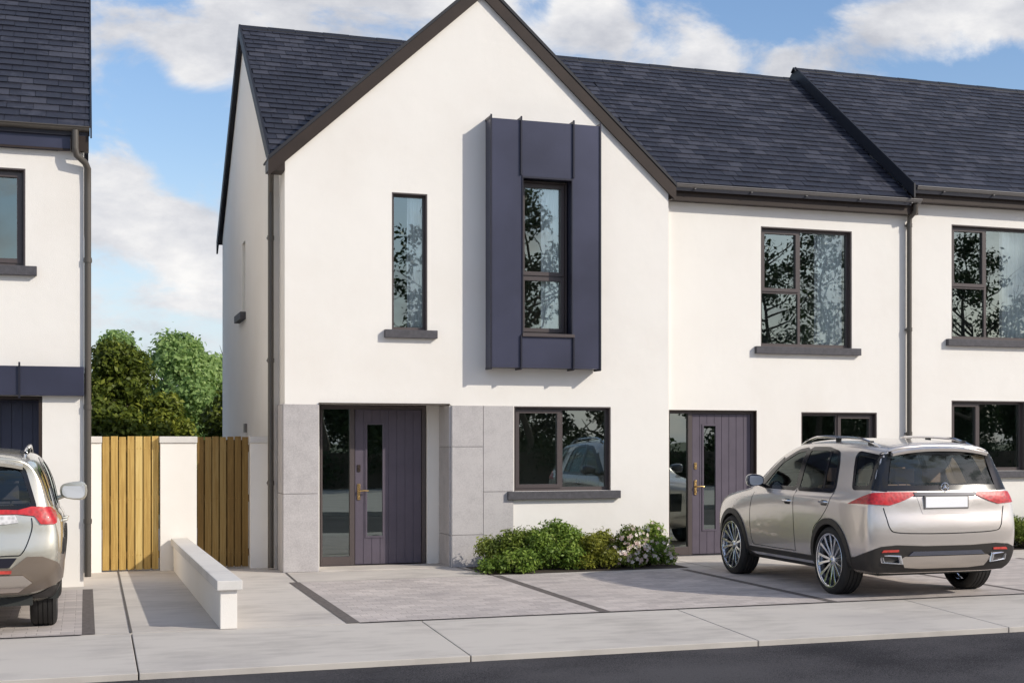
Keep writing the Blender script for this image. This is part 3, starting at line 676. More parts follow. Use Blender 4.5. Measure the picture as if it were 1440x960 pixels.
MB().box(8.40, 8.415, MW + .003, MW + .085, .0, 2.26).box(9.875, 9.89, MW + .003, MW + .085, .0, 2.26).box(8.415, 9.875, MW + .003, MW + .085, 2.245, 2.26).build('door_lining', M['trim'], h2)
r2 = MB(); slates(r2, 8.203, 12.52, YE, ZE, YR, ZR, seed=13)
r2.prism([(YE + .02, ZE - .11), (YR, ZR - .11), (YR, ZR - .003), (YE, ZE - .003)], 'x', 8.203, 12.52, .3)
r2.prism([(YR, ZR - .11), (YB, 5.53), (YB, 5.63), (YR, ZR - .003)], 'x', 8.203, 12.52, .3)
r2.build('roof', M['slate'], h2, tint=True, fix=False); ridge(h2, 8.203, 12.40, YR, ZR)
gutter(h2, 8.21, 12.70, .40, 5.69, wallY=MW - .003)
pipe(h2, [(12.62, .40, 5.62), (12.62, .42, 5.50), (12.60, .56, 5.42), (12.60, .575, 5.3), (12.60, .575, .02)], .042, (5.3, 3.6, 1.9))
at(h2)

# ------------------------------------------------------------------ HOUSE 3 : taller roof, cut by the right edge of the photo
h3 = empty('terraced_house', (16.0, 1.0, 0), label='white terrace house at the right end with its roof stepped up above the neighbour', cat='house')
DZ = .20; w3 = MB()
u5 = (13.45, 15.07, 3.47, 5.37); l5 = (13.45, 14.90, 1.28, 2.45)
wall_grid(w3, X3 + .001, 21, 0, 5.82, [u5, l5, (15.6, 17.0, -1, 2.3)], MW, MW + .30)
w3.box(X3 + .001, X3 + .2, MW + .301, 8.3, 0, 5.8); w3.box(X3, 21, 8.301, 8.6, 0, 5.8)
w3.prism([(MW, 5.82), (8.5, 5.82), (YR, 8.70)], 'x', X3 - .09, X3 + .1)
w3.box(20.8, 21, MW + .301, 8.3, 0, 5.8)
w3.build('wall', M['render'], h3)
MB().box(12.83, 20.7, .96, 8.28, 2.72, 2.9).box(12.83, 20.7, .96, 8.28, 5.70, 5.78).box(12.83, 20.7, 3.8, 3.9, 2.91, 5.68).box(12.83, 20.7, 3.8, 3.9, .02, 2.7).build('partition', M['room'], h3)
window(h3, *u5, MW, [(0, .44, 0, .46, False), (0, .44, .46, 1, True), (.44, 1, 0, 1, False)], 'glass_up')
window(h3, *l5, MW, [(0, .40, 0, 1, True), (.40, 1, 0, 1, False)], 'glass_low')
door_set(h3, 15.6, 17.0, .012, 2.30, MW + .085, (16.2, 16.4, .40, 2.02), (16.03, 16.95))
r3 = MB(); slates(r3, 12.53, 21.1, YE - .02, ZE + DZ, YR, ZR + DZ, seed=17)
r3.prism([(YE, ZE + DZ - .11), (YR, ZR + DZ - .11), (YR, ZR + DZ - .003), (YE - .02, ZE + DZ - .003)], 'x', 12.54, 21.1, .3)
r3.prism([(YR, ZR + DZ - .11), (YB, 5.73), (YB, 5.83), (YR, ZR + DZ - .003)], 'x', 12.54, 21.1, .3)
r3.build('roof', M['slate'], h3, tint=True, fix=False); ridge(h3, 12.46, 21.1, YR, ZR + DZ)
v3 = MB(); v3.prism([(YE - .10, ZE + .005), (YR, ZR - .03), (YR, ZR + DZ + .05), (YE - .10, ZE + DZ + .035)], 'x', 12.50, 12.528)
v3.prism([(YR, ZR - .03), (YB, 5.55), (YB, 5.86), (YR, ZR + DZ + .05)], 'x', 12.50, 12.528)
v3.build('verge_trim', M['black'], h3)
gutter(h3, 12.60, 21.1, .37, ZE + DZ - .0, wallY=MW - .003)
at(h3)

# ------------------------------------------------------------------ HOUSE 0 : left neighbour, nearer the road
h0 = empty('neighbour_house', (-3.5, 0, 0), label='white house at the left edge with navy metal band over a recessed dark door', cat='house')
LY = -1.05; w0 = MB()
uw = (-2.3, -.68, 3.90, 5.08)
wall_grid(w0, -8, -.02, 0, 5.32, [uw, (-1.95, -.49, -1, 2.33), (-6.5, -4.8, 3.9, 5.08), (-5.4, -3.2, .9, 2.2)], LY, LY + .30)
w0.box(-.32, -.022, LY + .301, 8, 0, 5.5); w0.box(-8, -7.7, LY + .301, 8, 0, 5.5); w0.box(-8, -.02, 8.001, 8.3, 0, 5.5)
w0.prism([(LY + .05, 5.5), (8.3, 5.5), (3.6, 8.75)], 'x', -.32, -.022); w0.prism([(LY + .05, 5.5), (8.3, 5.5), (3.6, 8.75)], 'x', -8, -7.7)
w0.box(-.49, -.39, LY + .302, LY + .9, 0, 2.5)
w0.build('wall', M['render'], h0)
MB().box(-7.68, -.34, LY + .31, 7.9, 2.62, 2.8).box(-7.68, -.34, LY + .31, 7.9, 5.34, 5.45).box(-7.68, -.34, 2.2, 2.3, .02, 2.6).box(-7.68, -.34, 2.2, 2.3, 2.81, 5.33).build('partition', M['room'], h0)
window(h0, *uw, LY, [(0, .5, 0, 1, False), (.5, 1, 0, 1, True)], 'glass_up')
window(h0, -6.5, -4.8, 3.9, 5.08, LY, [(0, .5, 0, 1, False), (.5, 1, 0, 1, True)], 'glass_up')
window(h0, -5.4, -3.2, .9, 2.2, LY, [(0, .5, 0, 1, False), (.5, 1, 0, 1, True)], 'glass_low')
bd = MB().box(-2.4, -.015, LY - .10, LY - .002, 2.335, 2.69)
bo0 = bd.build('metal_band', M['navy'], h0, bevel=.004)
MB().box(-.755, -.733, LY - .128, LY - .101, 2.30, 2.735).build('standing_seam', M['fin'], bo0); MB().box(-1.55, -1.528, LY - .128, LY - .101, 2.30, 2.735).build('standing_seam', M['fin'], bo0)
dd = MB()
for i in range(12): dd.box(-1.95 + i * .122, -1.95 + i * .122 + .115, LY + .52, LY + .56, .02, 2.26)
dd.box(-1.96, -.5, LY + .545, LY + .58, .0, 2.5)
dd.build('door', M['navy'], h0)
MB().box(-.53, -.492, LY + .003, LY + .52, .0, 2.33).box(-1.95, -.53, LY + .003, LY + .52, 2.29, 2.33).build('door_lining', M['trim'], h0)
ye, ze_, yr0, zr0 = LY - .14, 5.60, 3.6, 8.85
r0 = MB(); slates(r0, -8.1, .055, ye, ze_, yr0, zr0, seed=21, e=.20, w_=.30)
r0.prism([(ye + .02, ze_ - .10), (yr0, zr0 - .10), (yr0, zr0 - .003), (ye, ze_ - .003)], 'x', -8.1, .05, .3)
r0.prism([(yr0, zr0 - .11), (8.4, 5.5), (8.4, 5.6), (yr0, zr0 - .003)], 'x', -8.1, .05, .3)
r0.build('roof', M['slate'], h0, tint=True, fix=False); ridge(h0, -8.1, .06, yr0, zr0)
MB().prism([(ye - .03, ze_ - .13), (yr0, zr0 - .14), (yr0, zr0 + .03), (ye - .03, ze_ + .03)], 'x', .056, .075).build('verge_trim', M['black'], h0)
m = MB(); m.box(-8, -.17, LY - .075, LY - .002, 5.325, 5.55); m.build('fascia', M['navy'], h0)
MB().box(-.168, .04, LY - .12, LY + .02, 5.322, 5.57).box(-8, -.17, LY - .085, LY - .076, 5.32, 5.345).build('eave_box_end', M['trim'], h0)
m = MB(); r = .055; Yg, zg = LY - .145, 5.60
m.prism([(Yg - r * math.cos(math.pi * i / 8), zg - r * math.sin(math.pi * i / 8)) for i in range(9)], 'x', -8, .05); m.tube([(-8, Yg - r, zg), (.05, Yg - r, zg)], .009, 8)
m.build('gutter', M['pipe'], h0, smooth=True)
pipe(h0, [(-.115, LY - .16, 5.56), (-.115, LY - .16, 5.34), (-.10, LY - .15, 5.26), (-.0, LY - .09, 5.18), (.028, LY - .04, 5.12), (.028, LY - .03, 4.9), (.028, LY - .03, .12)], .040, (4.0, 2.2, .8))
at(h0)

# curtains (they hang behind the glass and are things of their own)
curtain(4.24, 4.47, 3.3, 5.3, .155, 'narrow white curtain drawn to the right side of the tall slit window', 3, 1)
curtain(6.15, 6.50, 3.3, 5.5, .02, 'white curtain behind the window in the dark metal box', 4, 2)
curtain(10.98, 11.50, 3.1, 5.3, .805, 'white curtain filling the right half of the upper window over the silver SUV', 6, 3)
curtain(14.5, 15.05, 3.3, 5.5, .805, 'white curtain in the upper window at the right edge of the photo', 6, 4)

# ------------------------------------------------------------------ garden wall, gates, low wall
gwall = empty('garden_wall', (1.2, .95, 0), label='white rendered wall with coping and openings for the two timber gates', cat='wall')
GY = .88
m = MB()
for a, b in ((.045, .205), (.965, 1.445), (2.165, 2.43)): m.box(a, b, GY, GY + .20, -.01, 1.755)
m.build('pier', M['render'], gwall, bevel=.004)
m = MB()
for a, b in ((.045, .212), (.955, 1.452), (2.158, 2.432)): m.box(a, b, GY - .022, GY + .222, 1.757, 1.845)
m.build('coping', M['coping'], gwall, bevel=.006)
m = MB().box(-.3, .04, GY, GY + .2, -.01, 1.84); 
at(gwall)
def gate(x0, x1, label, seed, mat='wood'):
    t = empty('timber_gate', (x0, GY + .1, 0), label=label, cat='gate', group='timber side gates')
    rnd = random.Random(seed); n = 7; W = x1 - x0; bw = W / n
    m = MB()
    for i in range(n):
        a = i * bw + .008 + rnd.uniform(-.003, .003); b = (i + 1) * bw - .010 + rnd.uniform(-.003, .003)
        z1 = 1.845 + rnd.uniform(-.008, .006)
        m.box(a, b, -.012 + rnd.uniform(-.002, .002), .012, .02, z1, rnd.random())
    for i in range(1, n): m.box(i * bw - .03, i * bw + .03, .052, .066, .03, 1.80, rnd.random() * .5)
    for z in (.22, .98, 1.68): MB().box(.0, W, .014, .05, z - .05, z + .05, .1).build('rail', M[mat], t, tint=True)
    MB().prism([(.02, .275), (.12, .275), (W - .02, .925), (W - .12, .925)], 'y', .014, .045, .1).build('brace', M[mat], t, tint=True)
    for i in range(1, n):
        for z in (.22, .98, 1.68): m.lathe([(.0005, -.004), (.007, -.002), (.008, .002)], 'y', (i * bw - .03, -.013, z), 8); m.lathe([(.0005, -.004), (.007, -.002), (.008, .002)], 'y', (i * bw + .03, -.013, z), 8)
    m.build('boards', M[mat], t, tint=True)
    return t
gate(.212, .957, 'sunlit yellow timber gate beside the left house', 4)
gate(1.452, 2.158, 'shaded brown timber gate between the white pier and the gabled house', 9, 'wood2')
lw = empty('low_wall', (1.28, -5.9, 0), label='low white wall with pale concrete coping running out from the gates', cat='wall')
m = MB(); m.add([(1.20, -5.88, -.0), (1.355, -5.88, 0), (1.29, .85, 0), (1.135, .85, 0), (1.20, -5.88, .37), (1.355, -5.88, .37), (1.29, .85, .35), (1.135, .85, .35)],
      [(0, 3, 2, 1), (4, 5, 6, 7), (0, 1, 5, 4), (1, 2, 6, 5), (2, 3, 7, 6), (3, 0, 4, 7)])
m.build('wall_body', M['render'], lw, bevel=.004)
m = MB(); m.add([(1.165, -5.93, .372), (1.40, -5.93, .372), (1.325, .852, .352), (1.10, .852, .352), (1.165, -5.93, .465), (1.40, -5.93, .465), (1.325, .852, .445), (1.10, .852, .445)],
      [(0, 3, 2, 1), (4, 5, 6, 7), (0, 1, 5, 4), (1, 2, 6, 5), (2, 3, 7, 6), (3, 0, 4, 7)])
m.build('coping', M['coping'], lw, bevel=.008); at(lw)

# ------------------------------------------------------------------ foliage
def foliage(name, clumps, n, size, mat, parent, seed=0, up=.35, flat=.75, tint_bias=0, aspect=.5, inner=.0, spread=.09):
    """leaf-sized folded blades scattered through overlapping clumps (cx,cy,cz,rx,rz,weight)"""
    rg = np.random.default_rng(seed); C = np.array([c[:5] for c in clumps], float); Wt = np.array([c[5] if len(c) > 5 else c[3] ** 2 for c in clumps]); Wt = Wt / Wt.sum()
    idx = rg.choice(len(C), n, p=Wt); d = rg.normal(size=(n, 3)); d /= np.linalg.norm(d, axis=1)[:, None]
    rr = rg.uniform(inner, 1, n) ** .42 * (1 + rg.normal(0, spread, n))
    P = C[idx, :3] + d * rr[:, None] * np.stack([C[idx, 3], C[idx, 3], C[idx, 4]], 1)
    ok = P[:, 2] > .02; P = P[ok]; d = d[ok]; idx = idx[ok]; rr = rr[ok]; n = len(P)
    nrm = d * .6 + rg.normal(0, .55, (n, 3)); nrm[:, 2] += up; nrm /= np.linalg.norm(nrm, axis=1)[:, None]
    t = rg.normal(size=(n, 3)); t -= nrm * (t * nrm).sum(1)[:, None]; t /= np.linalg.norm(t, axis=1)[:, None]; b = np.cross(nrm, t)
    s = size * rg.uniform(.6, 1.35, n)[:, None]
    v0 = P - t * s * .5; v1 = P + b * s * aspect * .5 + nrm * s * .06; v2 = P + t * s * .5 - nrm * s * .08; v3 = P - b * s * aspect * .5 + nrm * s * .06
    V = np.stack([v0, v1, v2, v3], 1).reshape(-1, 3)
    me = bpy.data.meshes.new(name); me.vertices.add(4 * n); me.vertices.foreach_set('co', V.ravel())
    me.loops.add(4 * n); me.loops.foreach_set('vertex_index', np.arange(4 * n)); me.polygons.add(n)
    me.polygons.foreach_set('loop_start', np.arange(n) * 4); me.polygons.foreach_set('loop_total', np.full(n, 4))
    me.update(calc_edges=True)
    ct = rg.normal(0, .13, len(C))
    tv = np.clip(.45 + tint_bias + ct[idx] + rg.normal(0, .17, n), 0, 1)
    a = me.attributes.new('tint', 'FLOAT', 'FACE'); a.data.foreach_set('value', tv.astype(np.float32))
    me.materials.append(mat); o = bpy.data.objects.new(name, me); COL.objects.link(o)
    if parent: o.parent = parent
    return o
LM = dict(
    hedge=leaf_mat('dark_evergreen_leaf', [(0, (.04, .058, .010)), (.5, (.14, .18, .024)), (1, (.36, .38, .055))]),
    fresh=leaf_mat('light_green_leaf', [(0, (.11, .20, .06)), (.5, (.34, .48, .16)), (1, (.58, .70, .30))], .5),
    shrub=leaf_mat('shrub_leaf', [(0, (.04, .065, .012)), (.5, (.17, .23, .035)), (1, (.42, .46, .11))]),
    shrub2=leaf_mat('bright_shrub_leaf', [(0, (.06, .11, .018)), (.5, (.22, .33, .05)), (1, (.50, .58, .15))]),
    yellow=leaf_mat('yellow_green_leaf', [(0, (.12, .13, .02)), (.5, (.33, .34, .05)), (1, (.6, .56, .14))]),
    tree=leaf_mat('street_tree_leaf', [(0, (.012, .026, .008)), (.5, (.03, .058, .014)), (1, (.07, .11, .03))], .25))
petal = leaf_mat('pale_pink_petal', [(0, (.66, .46, .42)), (.5, (.84, .72, .64)), (1, (.92, .86, .78))], .3)

def crown(cx, cy, z0, z1, rad, n, seed, top=.45, rc=.38):
    rnd = random.Random(seed); out = []
    for i in range(n):
        t = rnd.random() ** .8; z = z0 + (z1 - z0) * t
        pr = rad * (math.sin(math.pi * min(1, .18 + t * .80)) ** .6) * (1 - .25 * t)
        a = rnd.uniform(0, 6.283); r_ = pr * math.sqrt(rnd.random()) * .85
        s = rad * rc * rnd.uniform(.6, 1.25) * (1 - .45 * t * top)
        out.append((cx + r_ * math.cos(a), cy + r_ * math.sin(a), z, s, s * rnd.uniform(.6, .9)))
    return out
def limbs(m, base, top, n, spread, seed, r0=.14):
    rnd = random.Random(seed); b, t = Vector(base), Vector(top)
    pts = [b.lerp(t, k / 6) + Vector((rnd.uniform(-1, 1), rnd.uniform(-1, 1), 0)) * .04 * (t.z - b.z) * (0 if k == 0 else 1) for k in range(7)]
    m.tube(pts, [r0 * (1 - .13 * k) for k in range(7)], 9)
    for i in range(n):
        k = rnd.uniform(.28, .97); p = b.lerp(t, k); a = rnd.uniform(0, 6.283); ln = spread * rnd.uniform(.55, 1.1) * (1.15 - .5 * k)
        q = p + Vector((math.cos(a), math.sin(a), rnd.uniform(.3, .9))) * ln * .55; e = p + Vector((math.cos(a + .3), math.sin(a + .3), rnd.uniform(.35, .9))) * ln
        rr = r0 * (.55 - .35 * k); m.tube([p, q, e], [rr, rr * .6, rr * .2], 6, cap=False)
        for _ in range(3):
            a2 = rnd.uniform(0, 6.283); c = q.lerp(e, rnd.random()); m.tube([c, c + Vector((math.cos(a2), math.sin(a2), .6)) * ln * .35], [rr * .35, rr * .1], 5, cap=False)
def tree(name, x, y, z0, z1, rad, n, leaf, mat, label, cat, seed, spread=.1, nl=26, group=None, inner=0., zt=None, flatleaf=.55, rc=.38, nb=14):
    t = empty(name, (x, y, 0), label=label, cat=cat, group=group)
    m = MB(); limbs(m, (0, 0, -.05), (0.1, 0, z1 * .86), nb, rad * (.72 if z1 < 8 else 1.05), seed, r0=max(.05, rad * .06)); m.build('trunk', M['bark'], t, smooth=True)
    foliage('crown', crown(0, 0, z0, z1, rad, nl, seed, rc=rc), n, leaf, LM[mat], t, seed, aspect=flatleaf, inner=inner, spread=spread)
    return t
# evergreens just behind the gates, lighter trees beyond
tree('evergreen_tree', .55, 14.0, .4, 3.6, 1.5, 32000, .125, 'hedge', 'dense dark evergreen filling the left of the gap behind the bright gate', 'tree', 31, nl=34, group='trees behind the gates')
tree('evergreen_tree', 1.6, 13.6, .2, 2.55, 1.1, 16000, .12, 'hedge', 'low dark evergreen bush at the middle of the gap over the white pier', 'tree', 32, nl=22, group='trees behind the gates')
tree('evergreen_tree', 3.4, 14.6, .3, 3.4, 1.35, 22000, .12, 'hedge', 'dark olive evergreen against the side of the gabled house', 'tree', 33, nl=26, group='trees behind the gates')
tree('evergreen_tree', -1.3, 14.4, .3, 3.6, 1.4, 12000, .13, 'hedge', 'dark evergreen mostly hidden behind the left house', 'tree', 36, nl=26, group='trees behind the gates')
tree('broadleaf_tree', .95, 23.5, 1.3, 4.65, 1.6, 14000, .13, 'fresh', 'light green wispy tree rising above the dark evergreen on the left', 'tree', 34, nl=26, group='trees behind the gates', rc=.27, spread=.2)
tree('broadleaf_tree', 2.6, 21.5, .8, 4.35, 2.4, 36000, .14, 'fresh', 'bright green spreading tree right of centre in the gap', 'tree', 35, nl=34, group='trees behind the gates', rc=.27, spread=.2)
tree('broadleaf_tree', 4.9, 24.5, .8, 4.9, 2.2, 18000, .14, 'fresh', 'pale green tree touching the edge of the gabled house', 'tree', 37, nl=30, group='trees behind the gates', rc=.27, spread=.2)

# shrubs in the bed below the ground floor window
def shrub(x, y, rx, h, n, leaf, mat, label, seed, dx=1.0, flowers=0, spike=0):
    t = empty('shrub', (x, y, 0), label=label, cat='shrub', group='shrubs in the bed by the front door')
    rnd = random.Random(seed); cl = []
    for i in range(20):
        a = rnd.uniform(0, 6.283); r_ = rx * math.sqrt(rnd.random()) * .75; zz = h * rnd.uniform(.15, .78) * (1 - .35 * (r_ / rx) ** 2)
        s = rx * rnd.uniform(.26, .42); cl.append((r_ * math.cos(a) * dx, r_ * math.sin(a) * .85, zz, s, min(s * .8, h * .3)))
    st = MB()
    for i in range(26):
        a = rnd.uniform(0, 6.283); r_ = rx * rnd.uniform(.2, .95); e = Vector((r_ * math.cos(a) * dx, r_ * math.sin(a) * .8, h * rnd.uniform(.4, .80) * (1 - .3 * r_ / rx)))
        st.tube([(e.x * .1, e.y * .1, 0), (e.x * .6, e.y * .6, e.z * .55), tuple(e)], [.009, .006, .002], 5, cap=False)
        if spike: cl.append((e.x, e.y, e.z, .05, .09, .012 * spike))
    st.build('stems', M['bark'], t)
    foliage('leaves', cl, int(n * 1.6), leaf * .80, LM[mat], t, seed, aspect=.46, up=.5, spread=.24)
    if flowers:
        m = MB()
        for i in range(flowers):
            c = rnd.choice(cl[:20]); d = Vector((rnd.gauss(0, 1), rnd.gauss(-.9, .7), rnd.gauss(.5, .6))).normalized()
            p = Vector(c[:3]) + Vector((d.x * c[3], d.y * c[3], d.z * c[4])) * 1.05; s = rnd.uniform(.024, .042)
            if p.z < .06: continue
            u = d.orthogonal().normalized(); w_ = d.cross(u); tt = rnd.random()
            for k in range(5):
                a = k * 1.2566 + rnd.uniform(-.2, .2); e = (u * math.cos(a) + w_ * math.sin(a)); f_ = (u * math.cos(a + 1.57) + w_ * math.sin(a + 1.57))
                m.add([p, p + e * s * .55 + f_ * s * .38 + d * s * .3, p + e * s + d * s * .45, p + e * s * .55 - f_ * s * .38 + d * s * .3], [(0, 1, 2, 3)], min(1, max(0, tt + rnd.uniform(-.2, .2))))
        m.build('blossom', petal, t, tint=True, fix=False)
    return t
shrub(5.50, -.62, .46, .74, 9500, .060, 'shrub', 'dark rounded shrub at the foot of the grey stone, leftmost in the bed', 41)
shrub(5.38, -1.12, .40, .36, 4200, .072, 'shrub2', 'low sprawling bright green shrub at the left front of the bed', 42, 1.2)
shrub(6.12, -.78, .50, .74, 11500, .062, 'shrub2', 'bright green bushy shrub under the left of the ground floor window', 43, spike=0)
shrub(6.72, -.85, .44, .58, 6500, .060, 'yellow', 'loose yellow green shrub in the middle of the bed', 44, spike=0)
shrub(7.12, -.78, .42, .72, 8000, .056, 'shrub', 'dark leaved shrub with many pale pink blossoms under the wall', 45, flowers=230, spike=0)
shrub(7.52, -.74, .37, .74, 9000, .060, 'shrub2', 'bright green shrub with pale blossoms beside the plum door side light', 46, flowers=130, spike=0)
shrub(15.35, .25, .55, .85, 6000, .065, 'shrub2', 'green shrub behind the silver SUV at the right edge', 47, spike=0)
shrub(14.6, .2, .5, .6, 5000, .06, 'shrub', 'low green shrub below the right hand ground floor window', 48, spike=0)

# trees across the road: they stand behind the camera and show in the panes
for i, (x, y, h, r_, s, zl, nlf) in enumerate([(9.0, -39, 11.0, 2.6, 61, 5.0, 3400), (13.5, -37, 11.5, 2.6, 62, 5.0, 3200), (17.5, -40, 12.5, 2.9, 63, 5.0, 3600), (22.5, -38, 9.5, 2.8, 64, 3.5, 3200), (28.0, -37, 11.5, 3.0, 65, 5.0, 2600),
        (33.0, -41, 12.0, 2.8, 66, 5, 2600), (40.0, -39, 11.5, 3.4, 67, 4.5, 4200), (46.5, -41, 11, 3.2, 68, 4.5, 5000), (3.5, -41, 9, 3.2, 69, 3, 5000)]):
    tree('street_tree', x, y, zl, h, r_, nlf, .22, 'tree', 'tall open crowned tree across the road, reflected in the windows', 'tree', s, group='trees across the road', nl=34, rc=.30, nb=30, spread=.22)
for i, (x, y, h, r_) in enumerate([(6, -45, 4.6, 3.4), (12, -46, 5.6, 3.8), (18, -45, 4.8, 3.6), (24, -46, 5.6, 3.8), (30, -45, 4.8, 3.8), (36, -46, 5.8, 4.0), (43, -46, 5.2, 4.2), (50, -47, 6, 4.2), (0, -46, 5.0, 3.8)]):
    tree('garden_tree', x, y, .8, h, r_, 9000, .30, 'tree', 'low dense tree beyond the hedge across the road', 'tree', 80 + i, nl=24, group='low trees beyond the hedge', rc=.36)
hg = empty('hedge', (18, -33, 0), label='long dark hedge across the road, reflected in the lower windows', cat='hedge')
cl = [(x + random.uniform(-.3, .3), random.uniform(-.4, .4), random.uniform(.3, 1.35), .75, .7) for x in np.arange(-26, 34, .55)]
foliage('leaves', cl, 34000, .17, LM['tree'], hg, 71); MB().box(-26, 34, -.35, .35, 0, 1.3).build('core', M['bark'], hg)

# ------------------------------------------------------------------ cars
def cage(stations, cap, cols, ky, kx, kz):
    """body as a box-shaped net: stations front->rear, each a list of 10 (x, z[, dy]) rows from sill to roof edge and
    the roof height at the two inner columns; cap gives the bulge of the rear face"""
    vs = []; fs = []; nr = 10
    ring = []      # per station: [bottom c0, bottom c.35, rows 0..9 (right), roof .5, roof c] then left mirrored
    def V(x, y, z): vs.append((x * kx, y * ky, z * kz)); return len(vs) - 1
    ZB = .24
    rings = []
    for (y, rows, tz) in stations:
        rr = []; Rr = [V(r[0], y + (r[2] if len(r) > 2 else 0), r[1]) for r in rows]; Ll = [V(-r[0], y + (r[2] if len(r) > 2 else 0), r[1]) for r in rows]
        dy0 = rows[0][2] if len(rows[0]) > 2 else 0; dyt = rows[9][2] if len(rows[9]) > 2 else 0
        bx = rows[0][0] * .5; B = [V(-bx, y + dy0, rows[0][1]), V(0, y + dy0, rows[0][1]), V(bx, y + dy0, rows[0][1])]
        tx = rows[9][0] * .5; T = [V(tx, y + dyt * 1.05, tz[0]), V(0, y + dyt * 1.07, tz[1]), V(-tx, y + dyt * 1.05, tz[0])]
        loop = B + Rr + T + Ll[::-1]      # closed loop counter-clockwise seen from the rear
        rings.append(dict(loop=loop, R=Rr, L=Ll, B=B, T=T))
    n = len(rings[0]['loop'])
    for a, b in zip(rings[:-1], rings[1:]):
        for i in range(n):
            j = (i + 1) % n; fs.append((a['loop'][i], a['loop'][j], b['loop'][j], b['loop'][i]))
    def close(rg, st, bul, sgn):
        y, rows, tz = st
        prev = [rg['L'][0], rg['B'][0], rg['B'][1], rg['B'][2], rg['R'][0]]
        for i in range(1, nr):
            x, z = rows[i][0], rows[i][1]; dy = rows[i][2] if len(rows[i]) > 2 else 0
            if i == nr - 1: cur = [rg['L'][9], rg['T'][2], rg['T'][1], rg['T'][0], rg['R'][9]]
            else: cur = [rg['L'][i], V(-x * .5, y + dy + sgn * bul * .8, z), V(0, y + dy + sgn * bul, z), V(x * .5, y + dy + sgn * bul * .8, z), rg['R'][i]]
            for k in range(4): fs.append((prev[k], prev[k + 1], cur[k + 1], cur[k]) if sgn < 0 else (prev[k + 1], prev[k], cur[k], cur[k + 1]))
            prev = cur
    close(rings[-1], stations[-1], cap[1], -1); close(rings[0], stations[0], cap[0], 1)
    return vs, fs

def solid_from_cage(vs, fs, lv=3):
    me = bpy.data.meshes.new('body_cage'); me.from_pydata(vs, [], fs)
    bm = bmesh.new(); bm.from_mesh(me); bmesh.ops.recalc_face_normals(bm, faces=bm.faces); bm.to_mesh(me); bm.free()
    o = bpy.data.objects.new('body', me); COL.objects.link(o)
    s = o.modifiers.new('sub', 'SUBSURF'); s.levels = lv; s.render_levels = lv
    dg = bpy.context.evaluated_depsgraph_get(); dg.update(); ev = o.evaluated_get(dg); m2 = bpy.data.meshes.new_from_object(ev)
    o.modifiers.clear(); o.data = m2; bpy.data.meshes.remove(me)
    return o

def pin(pt, poly):
    x, y = pt; c = False; n = len(poly)
    for i in range(n):
        x1, y1 = poly[i]; x2, y2 = poly[(i + 1) % n]
        if (y1 > y) != (y2 > y) and x < (x2 - x1) * (y - y1) / (y2 - y1) + x1: c = not c
    return c
def offset_poly(poly, d):
    n = len(poly); area = sum(poly[i][0] * poly[(i + 1) % n][1] - poly[(i + 1) % n][0] * poly[i][1] for i in range(n)); s = 1 if area > 0 else -1
    out = []
    for i in range(n):
        p, a, b = Vector(poly[i]), Vector(poly[i - 1]), Vector(poly[(i + 1) % n]); e1 = (p - a).normalized(); e2 = (b - p).normalized()
        n1 = Vector((e1.y, -e1.x)) * s; n2 = Vector((e2.y, -e2.x)) * s; bi = (n1 + n2); l = bi.length
        if l < 1e-4: bi = n1
        else: bi = bi / l
        k = d / max(.45, bi.dot(n1)); out.append(tuple(p + bi * k))
    return out
def round_poly(poly, r=.04, seg=4):
    out = []; n = len(poly)
    for i in range(n):
        p, a, b = Vector(poly[i]), Vector(poly[i - 1]), Vector(poly[(i + 1) % n]); ra = min(r, (a - p).length * .45); rb = min(r, (b - p).length * .45)
        s, e = p + (a - p).normalized() * ra, p + (b - p).normalized() * rb
        for k in range(seg + 1):
            t = k / seg; out.append(tuple(s * (1 - t) ** 2 + p * 2 * t * (1 - t) + e * t * t))
    return out
def mapping(kind, yc=0, sgn=1):
    if kind == 'side': return lambda u, v: (Vector((sgn * 3, u, v)), Vector((-sgn, 0, 0)))
    if kind == 'rear': return lambda u, v: (Vector((u, -6, v)), Vector((0, 1, 0)))
    if kind == 'front': return lambda u, v: (Vector((u, 9, v)), Vector((0, -1, 0)))
    if kind == 'top': return lambda u, v: (Vector((u, v, 5)), Vector((0, 0, -1)))
    if kind == 'cyl':    # u: degrees round the rear end, 0 straight back, + to the right
        def f(u, v):
            a = R(u); d = Vector((math.sin(a), -math.cos(a), 0)); return Vector((0, yc, v)) + d * 4, -d
        return f
